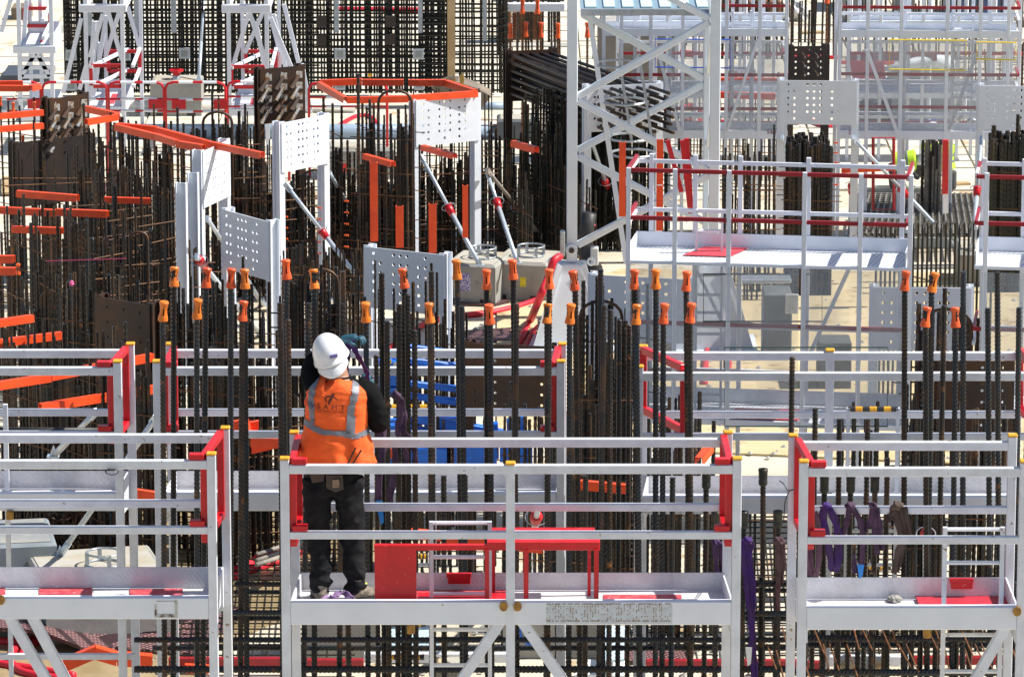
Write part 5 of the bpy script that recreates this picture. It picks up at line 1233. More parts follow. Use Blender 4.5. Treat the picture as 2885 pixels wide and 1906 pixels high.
hose('red hose behind the hoops inside the orange hexagon', [(955,355),(1000,330),(1040,328),(1062,350)], .035)
# copper-ended cables left of the worker's legs
COP = mat('copper_joint', (.42,.20,.11), (.3,.14,.08), 20, rough=.5, metal=.3); GB = mat('grey_braid', (.36,.33,.29), (.26,.24,.2), 40, rough=.8)
for i, (y0, y1) in enumerate(((1562,1530),(1578,1545),(1590,1520))):
    a = G(722, y0, .12+.1*i); b = G(790, y0-22, .12+.1*i); c_ = G(870, y1-10, .14+.1*i); d_ = G(960, y1-40, .2+.1*i)
    t = thing('braided_cable', 'grey braided cable with copper joint, %s of three beside the worker\'s legs' % ['lowest','middle','top'][i], 'cable', a, 'braided cables by the red hose')
    MB().tube([a,b,c_,d_], .022, 8).build('braid', GB, t, True); MB().tube([b, b+(c_-b)*.25], .032, 8).build('joint', COP, t); MB().tube([c_, c_+(d_-c_)*.3], .032, 8).build('joint', COP, t)
# ================================================================ anti-slip mats
def matmat():
    m = bpy.data.materials.new('brown_antislip_film'); m.use_nodes = True; N, L = m.node_tree.nodes, m.node_tree.links; b = N['Principled BSDF']
    geo = N.new('ShaderNodeNewGeometry'); mp = N.new('ShaderNodeMapping'); mp.inputs['Rotation'].default_value = (0,0,R_(38)); L.new(geo.outputs['Position'], mp.inputs[0])
    ck = N.new('ShaderNodeTexVoronoi'); ck.feature = 'F1'; ck.distance = 'CHEBYCHEV'; ck.inputs['Scale'].default_value = 23; ck.inputs['Randomness'].default_value = 0
    L.new(mp.outputs[0], ck.inputs['Vector'])
    mr = N.new('ShaderNodeMapRange'); mr.inputs[1].default_value = .28; mr.inputs[2].default_value = .34; L.new(ck.outputs['Distance'], mr.inputs[0])
    mx = N.new('ShaderNodeMix'); mx.data_type = 'RGBA'; mx.inputs[6].default_value = (.36,.19,.19,1); mx.inputs[7].default_value = (.035,.015,.018,1); L.new(mr.outputs[0], mx.inputs[0]); L.new(mx.outputs[2], b.inputs['Base Color'])
    b.inputs['Roughness'].default_value = .5; return m
MATM = matmat()
def groundmat(label, pts, h=.03, lift=(), name='antislip_board'):
    P = [G(x, y, (lift[i] if lift else .01)) for i, (x, y) in enumerate(pts)]
    mb = MB(); mb.prism(P, (0,0,h)); return tag(mb.build(name, MATM), label, 'board', 'brown anti-slip boards on the slab')
groundmat('big brown anti-slip board lying tilted at lower left', [(-40,1775),(60,1778),(140,1795),(250,1838),(330,1830),(560,1850),(700,1720),(200,1640),(-40,1650)], .03, (.18,.18,.16,.1,.02,.02,.02,.1,.18))
groundmat('brown board strip under the second-row left platform', [(380,1800),(560,1850),(620,1830),(430,1785)], .03)
groundmat('brown anti-slip board left of the ballast pair', [(1270,815),(1300,860),(1390,862),(1440,850),(1400,842),(1310,800)], .02)
groundmat('brown anti-slip board below the ballast pair, behind the dark holed frame', [(1300,935),(1310,968),(1460,960),(1560,950),(1470,925)], .02)
groundmat('brown ribbed board under the right half of the rust-striped beam', [(1715,1870),(1745,1830),(1965,1826),(1940,1868)], .03)
groundmat('brown board between the left cages', [(250,520),(250,545),(500,545),(500,512)], .02)
groundmat('brown board behind the near rails, left', [(210,1000),(200,1030),(300,1036),(300,1004)], .02)
# white panels and paper lying under the centre platform
sh = MB().prism([G(x, y, .12) for x, y in ((1620,1905),(1640,1862),(1760,1866),(1758,1908))], (0,0,.02)).build('white_board', mat('bright_white_panel', (.78,.80,.80), rough=.5)); tag(sh, 'bright white panel lying under the rust-striped beam', 'panel')
sh = MB().prism([G(x, y, .25) for x, y in ((1698,1865),(1705,1768),(1760,1768),(1758,1862))], (0,0,.02)).build('white_board', mat('blue_white_panel', (.50,.62,.72), rough=.5)); tag(sh, 'pale blue panel leaning beside the wide ballast', 'panel')
sh = MB().prism([G(x, y, .10) for x, y in ((1090,1838),(1098,1762),(1215,1766),(1245,1836))], (0,0,.02)).build('white_board', mat('pale_cyan_panel', (.46,.60,.64), rough=.5)); tag(sh, 'pale cyan sheet under the striped ladder', 'panel')
# red base bars low under the platforms
for x0, x1, y, lab in ((475,830,1862,'red base bar under the left post of the centre platform'),(840,1025,1866,'red base bar below the sticker ballast'),(1820,2260,1868,'red base bar under the right half of the centre platform'),(2260,2330,1872,'short red base bar at the left of the right platform'),(2560,2900,1858,'red base bar at the lower right')):
    a, b = G(x0, y, .12), G(x1, y, .12); t = MB().beam(a, b, .06, .07).build('base_bar', DRED, None, bevel=.005); tag(t, lab, 'base bar', 'red base bars under the platforms')
for x0, x1, y in ((1025,1440,1850),(2330,2560,1858)):
    a, b = G(x0, y, .12), G(x1, y, .12); t = MB().beam(a, b, .07, .08).build('base_bar', WHITED, None, bevel=.005); tag(t, 'white base bar under the %s platform' % ('centre' if x0 < 1500 else 'right'), 'base bar')
# yellow black hazard tube under centre
for (x0, x1, y, Y, lab) in ((1075,1200,1757,36.9,'upper black and yellow tube under the centre platform'),(1085,1195,1850,36.9,'lower black and yellow tube under the centre platform'),(2370,2510,1595,36.6,'black and yellow tube behind the right platform slings'),(2390,2500,1862,36.6,'black and yellow tube near the yellow mushrooms'),(1160,1205,1566,36.9,'short black and yellow tube behind the red trestle')):
    t = thing('hazard_tube', lab, 'tube', W(x0, y, Y), 'striped hazard tubes'); n = 9; a, b = W(x0, y, Y), W(x1, y, Y)
    for i in range(n): MB().tube([a+(b-a)*(i/n), a+(b-a)*((i+1)/n)], .022, 8).build('yellow_band' if i % 2 else 'black_band', YELLOW if i % 2 else BLACK, t)
# mushroom caps on white boxes
for i, (x, y) in enumerate(((1237,1850),(1318,1848),(2385,1856),(2470,1856))):
    c = W(x, y+8, 35.6); t = thing('mushroom_cap', 'cream round-headed cap %s' % ['left one under the centre platform brace','right one under the centre platform brace','left one below the right platform','right one below the right platform'][i], 'cap', c, 'cream mushroom caps')
    MB().tube([c+Vector((0,.0,.0)), c+Vector((-.01,.04,-.15))], .02, 8).build('stem', mat('cream_plastic', (.62,.56,.42), (.5,.42,.28), 20, rough=.6), t)
    MB().lathe(c+Vector((0,-.02,-.02)), [(.02,-.02),(.052,-.012),(.056,.012),(.04,.03),(.001,.036)], 14).build('head', mat('rusty_cream', (.42,.28,.13), (.55,.45,.28), 30, rough=.6), t, True)
for (x0,y0,x1,y1,lab) in ((1212,1880,1310,1960,'cream box below the left mushroom caps'),(2370,1878,2494,1960,'cream box below the right mushroom caps')):
    card('junction_box', lab, 'box', x0, y0, x1, y1, 35.6, .3, mat('cream_box', (.42,.40,.34), rough=.7))
# yellow bracket bits hanging under beams
for (x, y, lab) in ((1158,1770,'small rusty bracket hanging under the centre beam'),(2612,1782,'yellow bracket hanging under the right beam'),(28,1450,'ochre bracket by the left ladder')):
    c = W(x, y, YF1+.0 if x > 500 else 35.4); o = MB().box((c.x-.028, c.y-.02, c.z-.035), (c.x+.028, c.y+.02, c.z+.035)).build('bracket', mat('rust_yellow', (.42,.22,.03)), None, bevel=.008); tag(o, lab, 'bracket')
# ================================================================ blue lift
BL = thing('boom_lift', 'bright blue lift machine with folded arms behind the bars, centre', 'lift machine', G(1230, 1290, 0))
YB = 41.6
def bb(x0, x1, y0, y1, Y, dep, name, m=BLUE, **k): return vbox(x0, x1, y0, y1, Y, dep, m, BL, name, **k)
bb(1054,1140,1010,1078,YB,.25,'control_box', bevel=.01); bb(1080,1118,1085,1110,YB,.2,'lower_box'); bb(1054,1075,1000,1240,YB+.1,.1,'upright'); bb(1100,1112,1075,1100,YB,.1,'upright')
bb(1084,1103,1012,1024,YB-.14,.004,'sticker',YST); bb(1108,1118,1020,1040,YB-.14,.004,'sticker',WST)
for p, q, w_ in (((1060,1008),(1160,976),.05),((1140,975),(1290,996),.05),((1110,1008),(1296,1036),.06),((1140,1012),(1290,1030),.05),((1140,1078),(1300,1096),.055),((1060,1100),(1300,1134),.055),((1075,1108),(1290,1128),.045),((1070,1060),(1080,1110),.05),((1085,1198),(1420,1240),.06),((1148,1170),(1420,1225),.09),((1075,1202),(1180,1216),.05),((1065,1120),(1060,1230),.05),((1395,1190),(1398,1290),.05),((1435,1180),(1440,1300),.05),((1470,1170),(1472,1290),.05)):
    MB().beam(W(*p, YB), W(*q, YB+.15), w_, w_, (0,1,0)).build('arm', BLUE, BL, bevel=.006)
bb(1060,1160,1188,1210,YB+.05,.3,'arm_link'); bb(1085,1260,1245,1300,YB+.1,.5,'chassis'); bb(1280,1400,1230,1310,YB+.1,.5,'chassis'); bb(1408,1432,1240,1290,YB,.3,'lower_box')
bb(1460,1500,1250,1300,YB,.3,'lower_box'); bb(1215,1300,1170,1245,YB+.3,.2,'cover', mat('dark_blue_cover', (.008,.05,.28), rough=.4))
bb(1070,1100,1180,1205,YB-.2,.01,'light_panel', mat('light_blue_panel', (.10,.42,.72), rough=.3))
# ================================================================ string lines
mb = MB(); mb.tube([W(130,735,44.0), W(355,728,43.2)], .004, 4); tag(mb.build('string_line', mat('pink_string', (.55,.05,.16), rough=.6)), 'pink string stretched between the dark cages at left', 'string')
o = lump('pink_ball', 'small pink ball marker on a bar at left', 'marker', 0, 0, 0, .022, mat('pink_plastic', (.72,.10,.30), rough=.4), 1.0, 2); o.location = W(202, 798, 43.0)
# wire coil on the left rail
mb = MB(); c = W(316, 1328, YF1+.05)
for k in range(3): mb.tube([c+Vector((.042*math.cos(s_)*(1+.05*k), -.01*k, .022*math.sin(s_)+.003*k)) for s_ in [i*math.pi/9 for i in range(18)]], .0025, 4, True)
tag(mb.build('tie_wire_coil', BLACK), 'small coil of black tie wire hanging at the left rail', 'wire coil')
mb = MB(); mb.tube([W(2196,1353,YB1-.05), W(2208,1362,YB1-.05), W(2218,1380,YB1-.06), W(2242,1376,YF1), W(2222,1384,YB1-.06), W(2212,1410,YB1-.05), W(2207,1470,YB1-.05)], .004, 5)
tag(mb.build('cable_tie', BLACK), 'black loose cable tied to the right platform post', 'cable')
# black pipe at the second-row left
a, b = W(-60, 1210, 35.9), W(292, 1212, 35.9); pipe('black plastic pipe along the second-row left rail', a, b, .022, BLACK)
# big hooks of bent rebar at lower left
random.seed(51)
hk = thing('bent_bar_pile', 'tangle of bent rusty hooks behind the left ballast', 'bent bars', G(195, 1560, 0))
for i in range(22):
    c = G(150+i*12+random.uniform(-20,20), 1600+random.uniform(-15,15), 0); c.z = .35+random.random()*.35; r = .16+.05*random.random()
    mb = MB(); st = random.uniform(0, 2); mb.tube([c+Vector((r*math.cos(st+s_), random.uniform(-.01,.01)+.03*s_, r*1.2*math.sin(st+s_))) for s_ in [k*.42 for k in range(11)]], .014, 6); mb.build('bent_bar', BROWN, hk, True)
# hairpin row at right middle ground, slab mesh behind
hp = thing('hairpin_row', 'row of dark hairpin bars standing on the slab, right middle', 'hairpin bars', G(2640, 770, 0))
for i in range(13):
    x = 2470+i*26; P, Q = W(x, 640, 47.6), W(x+14, 622, 48.4); 
    MB().tube([Vector((P.x,P.y,0)), Vector((P.x,P.y,P.z-.04)), P+Vector((.01,.03,.02)), Q+Vector((-.01,-.03,0)), Vector((Q.x,Q.y,Q.z-.06)), Vector((Q.x,Q.y,0))], .012, 6).build('hairpin', REBARG, hp, True)
sm = thing('slab_mesh', 'flat mat of grey reinforcing bars on the slab, right middle', 'rebar mat', G(2600, 600, .2))
SMB = mat('grey_mesh_bar', (.13,.125,.115), (.22,.20,.17), 9, rough=.5, metal=.3)
for i in range(22):
    y = 545+i*5.6; a, b = G(2400, y, .30), G(2760, y+3, .30); bar(a, b, .014, sm, SMB)
for i in range(20):
    a, b = G(2420+i*19, 660, .33), G(2450+i*16, 545, .33); bar(a, b, .016, sm, SMB)
sm2 = thing('slab_mesh', 'mat of bars on the ground behind the mast, left of the pedestal', 'rebar mat', G(1480, 640, .2))
for i in range(20):
    y = 560+i*9; a, b = G(1400, y, .25), G(1640, y-6, .25); bar(a, b, .012, sm2, REBAR)
for i in range(12):
    a = G(1480+i*14, 728+i*2, 0); MB().tube([a, a+Vector((0,0,.42)), a+Vector((-.05,.02,.48)), a+Vector((-.35,.2,.50))], .012, 6).build('bent_bar', BROWN, sm2, True)
# white shelf/platform bits right of tower, grey low step
solid('steel_step', 'pale low steel platform behind the hairpin row', 'platform', 2420, 2700, 660, 700, 1.2, mat('pale_steel', (.50,.54,.56), rough=.5), hz=.14)
solid('open_crate', 'grey open metal crate behind the clear sheets', 'crate', 2150, 2230, 830, 1020, .5, mat('crate_grey', (.14,.15,.15), (.10,.105,.1), 5, rough=.7))
solid('open_crate', 'small dark bin behind the clear sheets', 'bin', 2305, 2398, 965, 1100, .4, mat('dark_bin', (.10,.10,.09), rough=.7))
solid('notice_board', 'pale notice panel behind the clear sheets', 'sign', 2212, 2250, 845, 885, .02, WST, z0=.55, hz=.22)
solid('steel_plinth', 'low concrete plinth at the foot of the lattice mast', 'plinth', 1515, 1640, 925, 985, .6, CONC, hz=.22)
solid('dark_bench', 'grey wheeled bench in the haze of the clear sheets', 'bench', 2085, 2230, 790, 800, .3, GALV, z0=.5, hz=.05)
# power box and hose bundle beside the left mast leg
e = thing('mast_cabling', 'black cable bundle with grey boxes at the left mast leg', 'cables', G(1660, 740, 0))
c = W(1655, 640, YM+.4)
MB().tube([W(1660,600,YM+.3),W(1652,650,YM+.3),W(1650,700,YM+.3),W(1662,740,YM+.2),W(1680,760,YM+.1)], .08, 10).build('cable_bundle', BLACK, e, True)
vbox(1664,1686,695,745,YM+.1,.12,mat('grey_box', (.60,.62,.62), rough=.4),e,'junction_box',bevel=.01); vbox(1578,1592,650,720,YM-.1,.12,GALV,e,'junction_box',bevel=.01)
lump('cable_knot', 'red and blue tangle of tape on the mast cabling', 'tape', 0, 0, 0, .05, mat('red_blue_tape', (.45,.04,.06), (.03,.05,.3), 30, rough=.6), 1.2, 5).location = W(1662, 630, YM+.3)
# red slanting channels at mast right
for p, q, lab, Yq in (((1880,395),(1920,540),'red slanting pole right of the collared prop',49.5),((1922,395),(1945,600),'second red pole beside the mast',49.7),((1935,390),(1947,590),'thin red pole beside the right mast leg',49.9)):
    tag(MB().beam(W(*p,Yq), W(*q,Yq), .05, .05, (0,1,0)).build('red_pole', RED), lab, 'pole')
tag(MB().beam(W(2664,395,53), W(2664,600,53), .06, .06, (0,1,0)).build('survey_pole', WHITE), 'upright red and white pole, right middle', 'pole')
o = bpy.data.objects['survey_pole']; MB().beam(W(2664,394,52.95), W(2662,545,52.95), .066, .066, (0,1,0)).build('red_half', RED, o)
# stack of bars with a bound column, right middle
C('bound column of grey bars with orange cords beside the hi-vis workers', 2608,390,2650,390, 9, z=1.2, r=.02, m=SMB, ties=3)
# frame rectangle red, right middle
mb = MB(); a, b, c_, d_ = [W(x, y, 56.2) for x, y in ((2460,388),(2518,388),(2518,590),(2460,590))]; mb.tube([a,b,c_,d_], .022, 6, True); tag(mb.build('red_hoop', DRED), 'dark red upright rectangular frame, right middle', 'frame')
# bucket of the excavator at the hexagon
bk = thing('excavator_bucket', 'rusty loader bucket behind the orange hexagon', 'bucket', G(1340, 330, 0))
BKM = mat('worn_bucket', (.20,.16,.12), (.30,.24,.17), 6, rough=.6, metal=.3)
p = [W(x, y, 61.2) for x, y in ((1215,245),(1290,232),(1345,250),(1384,272),(1350,315),(1300,300),(1240,275))]
MB().prism(p, (0,.5,0)).build('shell', BKM, bk); 
for x in (1276, 1300): MB().prism([W(a_, b_, 61.0) for a_, b_ in ((x-6,216),(x+4,206),(x+8,225),(x+4,245),(x-4,240))], (0,.05,0)).build('lug', mat('worn_yellow', (.45,.28,.06), rough=.6), bk)
MB().tube([W(1205,240,61),W(1282,216,61)], .03, 8).build('arm', BKM, bk)
# far orange-capped bars at top middle
for i, (x, y) in enumerate(((1438,108),(1482,104),(1524,106),(1572,108),(1655,106),(1472,40),(1514,40),(2060,20),(2330,10))):
    c = W(x, y, 59.5); o = inst('bar_protector', CAPME, c, None, (0,0,i), (.9,.9,1.3)); tag(o, 'far orange bar cap, %s' % ['left end of the row below the brown panel','second of the row below the brown panel','third of the row, right of the brown panel','fourth of the row near the mast','inside the mast left bay','upper pair on the brown panel, left','upper pair on the brown panel, right','by the right mast leg at the top','on the far bars at the top right'][i], 'rebar cap', 'far orange bar caps')
    f = thing('starter_bar', 'rusty starter bar under the far orange cap, %s' % ['first','second','third','fourth','fifth','sixth','seventh','eighth','ninth'][i]+' from the left', 'rebar', Vector((c.x, c.y, 0)), 'far starter bars'); bar(Vector((c.x, c.y, 0)), c+Vector((0,0,.1)), .015, f, RUSTB)

# ---- more far clutter seen through the upper right screens
random.seed(77)
FW_ = mat('far_white_tube', (.66,.69,.74), rough=.5)
for i, (x, y0, y1, Y) in enumerate(((1908,-40,190,63),(1960,-40,160,64),(2098,-40,210,63.5),(2395,-40,150,64),(2470,-40,140,65),(2618,-40,170,64.5),(2720,-40,165,64),(2800,-40,170,65),(1845,60,210,63))):
    p, q = W(x, y1, Y), W(x, y0, Y); t = tag(MB().tube([Vector((p.x, Y, 0)), Vector((p.x, Y, q.z))], .03, 6).build('scaffold_tube', FW_), 'upright white scaffold tube far behind the screens, %s from the left' % ['second','third','fourth','fifth','sixth','seventh','eighth','ninth','first'][i], 'tube', 'far scaffold tubes')
for x0, x1, y, Y, lab in ((1900,2200,150,63.2,'far red rail crossing behind the left screen'),(2370,2520,176,63.6,'far red rail crossing behind the red netting'),(2700,2880,150,63.6,'far red rail behind the yellow frames'),(2240,2360,160,63.9,'far red rail left of the second screen'),(1700,1990,12,66,'far red rail near the mast top')):
    o = tag(MB().tube([W(x0, y, Y), W(x1, y+2, Y)], .028, 6).build('red_rail', RED), lab, 'rail', 'far red rails')
for x0, y, x1, y1, lab in ((1930,352,2180,358,'second far red hose behind the left screen'),(1920,305,2010,318,'short far red hose behind the mast leg'),(2370,362,2440,368,'far red hose beside the navy machine'),(2700,352,2870,362,'far red hose at the right edge'),(2240,348,2360,350,'far red hose behind the dense bundle')):
    hose(lab, [(x0, y), ((x0*2+x1)/3, y-6), ((x0+2*x1)/3, y1+5), (x1, y1)], .045)
for x0, x1, y, d, lab in ((1915,2010,250,.5,'grey kerb block behind the mast leg'),(2050,2130,235,.4,'pale block under the orange strips'),(2705,2790,320,.5,'pale blue-white machine housing, far right'),(2798,2870,300,.5,'grey housing at the far right edge')):
    solid('far_block', lab, 'block', x0, x1, y-38, y, d, mat('far_block_grey', (.36,.38,.40), (.28,.30,.32), 4, rough=.7))
pts = [W(2585,372,59.5), W(2570,360,59.6), W(2560,350,59.7)]
o = MB().tube([W(2700,340,60), W(2715,322,60), W(2760,322,60), W(2770,335,60), W(2770,372,60)], .03, 7).build('bent_handrail', GALV, None, True); tag(o, 'bent grey handrail behind the right screen', 'handrail')
o = MB().tube([W(2725,345,60.2), W(2735,336,60.2), W(2748,340,60.2), W(2750,372,60.2)], .03, 7).build('bent_handrail', GALV, None, True); tag(o, 'smaller bent grey handrail behind the right screen', 'handrail')

# thin mesh laid on the low ground under the gaps
for lab, x0, x1, ya, yb_, sd_ in (('thin dark mesh on the muddy ground left of the worker', 500, 1000, 1440, 1860, 1), ('thin dark mesh on the ground right of the centre platform', 2060, 2560, 1440, 1860, 2), ('thin dark mesh under the rust-striped beam', 1700, 2060, 1700, 1830, 3), ('mesh on the pale ground behind the near rails at left', 60, 480, 1400, 1500, 4)):
    random.seed(sd_); mt = thing('ground_mesh', lab, 'rebar mat', G((x0+x1)/2, (ya+yb_)/2, .08), 'thin meshes on the ground')
    n = max(6, int((yb_-ya)/15))
    for i in range(n):
        y = ya+(yb_-ya)*i/n; a, b = G(x0, y, .09), G(x1, y+random.uniform(-2,2), .09); bar(a, b, .0075, mt, REBARG, False, 'mesh_bar')
    for i in range(int((x1-x0)/42)):
        x = x0+i*42; a, b = G(x, yb_, .10), G(x+(1442-x)*.05, ya, .10); bar(a, b, .0075, mt, REBARG, False, 'mesh_bar')

# ---- planks and offcuts on the slab, loose rubble chips
random.seed(83)
for i, (x0, y0, x1, y1, lab) in enumerate(((2252,92,2320,90,'short pale plank on the slab below the plastic bundle'),(2640,520,2730,516,'pale plank lying behind the bound bars'),(2700,545,2770,548,'plank at the right of the slab mesh'),(20,545,20,500,'yellow plank at the left edge'),(1080,1000,1180,1010,'plank under the blue lift arms'),(2120,1130,2230,1140,'plank on sandy ground behind the second row rails'),(600,1790,690,1800,'ochre plank under the gap left of the worker'),(1440,930,1560,935,'plank near the dark holed frame'))):
    a, b = G(x0, y0, .04), G(x1, y1, .04); o = MB().beam(a, b, .14, .03).build('plank', PLY); tag(o, lab, 'plank')
mb = MB()
for i in range(900):
    x, y = random.choice(((random.uniform(1300,2885), random.uniform(780,1350)), (random.uniform(-50,2885), random.uniform(0,700)), (random.uniform(400,2885), random.uniform(1400,1906))))
    c = G(x, y, .02); r_ = random.uniform(.012,.045); h_ = r_*.7
    q = [c+Vector((r_*random.uniform(.6,1.2)*math.cos(a), r_*random.uniform(.6,1.2)*math.sin(a), 0)) for a in (0,1.3,2.5,3.8,5.1)]
    tp = c+Vector((random.uniform(-.3,.3)*r_, 0, h_)); mb.add(q+[tp], [(0,1,5),(1,2,5),(2,3,5),(3,4,5),(4,0,5)])
mb.build('rubble', CONC, None, kind='stuff')
# ================================================================ people
def loft(mb, secs, n=24):
    # secs: (center Vector, rx, ry) horizontal-ish rings, or with a 4th element = axis direction
    rings = []
    for i, s_ in enumerate(secs):
        c, rx, ry = s_[0], s_[1], s_[2]
        if len(s_) > 3: d = s_[3]
        else: d = Vector((0,0,1))
        if d.z > .999 or d.z < -.999: a, b = Vector((1,0,0)), Vector((0,1,0))
        else:
            a = d.cross(Vector((0,1,0))).normalized() if abs(d.y) < .9 else d.cross(Vector((0,0,1))).normalized(); b = d.cross(a).normalized()
        rings.append([c+a*rx*math.cos(2*math.pi*j/n)+b*ry*math.sin(2*math.pi*j/n) for j in range(n)])
    vs = [v for r in rings for v in r]; fs = []
    for i in range(len(rings)-1):
        for j in range(n): fs.append((i*n+j, i*n+(j+1) % n, (i+1)*n+(j+1) % n, (i+1)*n+j))
    fs += [tuple(range(n)), tuple(range((len(rings)-1)*n, len(rings)*n))]
    mb.add(vs, fs)
def ball(mb, c, rx, ry, rz, n=14):
    c = Vector(c); secs = []
    for i in range(1, 9):
        a = math.pi*i/9; secs.append((c+Vector((0,0,-rz*math.cos(a))), max(.001, rx*math.sin(a)), max(.001, ry*math.sin(a))))
    loft(mb, [(c-Vector((0,0,rz)), .002, .002)]+secs+[(c+Vector((0,0,rz)), .002, .002)], n)
def limb(mb, pts, rad, n=16):
    P = [Vector(p) for p in pts]; Q = []; RR = []
    for i in range(len(P)-1):
        p0 = P[max(i-1,0)]; p1 = P[i]; p2 = P[i+1]; p3 = P[min(i+2,len(P)-1)]
        for k in range(5):
            t_ = k/5; Q.append(.5*((2*p1)+(p2-p0)*t_+(2*p0-5*p1+4*p2-p3)*t_**2+(3*p1-p0-3*p2+p3)*t_**3)); RR.append(rad[i]+(rad[i+1]-rad[i])*t_)
    Q.append(P[-1]); RR.append(rad[-1]); mb.tube(Q, RR, n)
def solidify(mb, name, voxel, mats, parent, folds=None, smooth=2):
    o = mb.build(name, mats[0], parent); md = o.modifiers.new('r', 'REMESH'); md.mode = 'VOXEL'; md.voxel_size = voxel
    ms = o.modifiers.new('s', 'SMOOTH'); ms.iterations = smooth*3; ms.factor = .5
    dg = bpy.context.evaluated_depsgraph_get(); me = bpy.data.meshes.new_from_object(o.evaluated_get(dg)); o.modifiers.clear()
    old = o.data; o.data = me; me.materials.clear(); [me.materials.append(m_) for m_ in mats]
    me.polygons.foreach_set('use_smooth', [True]*len(me.polygons))
    if folds:
        off = ORG[o.name]; nr = [v.normal.copy() for v in me.vertices]
        for v, nn in zip(me.vertices, nr): v.co += nn*folds(v.co+off)
    return o
JEAN = mat('black_denim', (.009,.010,.012), (.019,.019,.020), 7, .4, .65, .9, bump=.15, bscale=220, spec=.15)
SWE = mat('black_sweater', (.006,.007,.008), (.011,.011,.011), 10, rough=.95, bump=.3, bscale=160, spec=.1)
SKIN = mat('skin', (.42,.22,.14), (.36,.18,.11), 10, rough=.55)
HIV = mat('orange_hivis_cloth', (.95,.135,.016), (.86,.105,.012), 5, .4, .65, .8, bump=.12, bscale=180)
REFL = mat('grey_reflective_tape', (.19,.205,.235), (.16,.17,.20), 20, rough=.45, metal=.1)
YW_ = 32.82
zf = PLAT[0][3]
def J(px, py, dy=0.0): return W(px, py, YW_+dy)
wk = thing('person', 'worker in orange vest and white helmet seen from behind, arms raised to a sling', 'person', Vector((J(950,1690).x, YW_, zf)))
body = MB()
H = J(936,1322)
ft = zf
# torso
loft(body, [(J(936,1392), .150,.105),(J(936,1350), .185,.125),(J(937,1290), .175,.12),(J(940,1230), .165,.115),(J(948,1160), .195,.125),(J(953,1105), .205,.12),(J(955,1078), .17,.10),(J(956,1062), .09,.075)])
limb(body, [J(958,1075,.01), J(955,1040,.03), J(945,1005,.05)], [.062,.058,.058])
ball(body, J(938,1000,.05), .078,.098,.115)
ball(body, J(938,1010,.13), .02,.03,.022)     # nose side
for sx in (-1, 1): ball(body, J(938,1010,.05)+Vector((sx*.078,0,0)), .012,.02,.032)
# legs: left leg straight, right leg a little forward with weight off it
def zf_(v, z): v = v.copy(); v.z = z; return v
limb(body, [J(898,1345,.0), J(895,1420,.0), J(896,1500,.01), J(902,1580,.0), J(905,1640,-.01), zf_(J(905,1680,-.02), ft+.07)], [.115,.098,.088,.078,.072,.066], 18)
limb(body, [J(978,1345,.0), J(985,1420,.03), J(992,1500,.06), J(998,1570,.04), J(1000,1635,.02), zf_(J(1000,1675,.02), ft+.07)], [.118,.102,.090,.082,.076,.068], 18)
# arms
SH_L, EL_L = J(885,1085), J(882,1016,.14)
limb(body, [J(905,1098), SH_L, J(873,1048,.08), EL_L, J(915,990,.26), J(955,970,.24), J(982,966,.18)], [.072,.076,.066,.060,.052,.042,.036])
limb(body, [J(1010,1095), J(1036,1105), J(1058,1150,.0), J(1066,1190,.05), J(1062,1180,.13), J(1056,1135,.22), J(1048,1098,.30)], [.075,.082,.080,.078,.062,.048,.036])
def bfold(p):
    x, y = PX(p)
    if p.z < zf+.95:
        f = mnoise.noise(Vector((p.x*9, p.y*9, p.z*16)))*.009 + mnoise.noise(Vector((p.x*18, p.y*18, p.z*30+9)))*.004
        f += .010*math.sin((p.z-p.x*.9)*55)*max(0, mnoise.noise(p*4)) 
        f += .013*(1-abs(mnoise.noise(Vector((p.x*5+p.z*3, p.y*4, p.z*9-p.x*6))))*5)*(.5 if y < 1590 else .9)
        if y > 1600: f += .006*math.sin(p.z*70+p.x*35+3*mnoise.noise(p*9))
        return f
    if x > 1015 or x < 905: return mnoise.noise(Vector((p.x*14, p.y*14, p.z*22)))*.007
    return 0
bo = solidify(body, 'body', .0085, [JEAN, SWE, SKIN], wk, bfold)
off = ORG[bo.name]
for pl in bo.data.polygons:
    c = pl.center+off; x, y = PX(c)
    if c.z < zf+.98: pl.material_index = 0
    elif 895 < x < 985 and y < 1072 and c.y < YW_+.16 and not (x < 900): pl.material_index = 2 if y > 1000 or c.y > YW_+.0 else 2
    else: pl.material_index = 1
# dark collar
mb = MB(); k = J(957,1064,.01); mb.tube([k+Vector((.075*math.cos(s_), .068*math.sin(s_), .0)) for s_ in [i*math.pi/10 for i in range(20)]], .017, 8, True); mb.build('collar', SWE, wk, True)
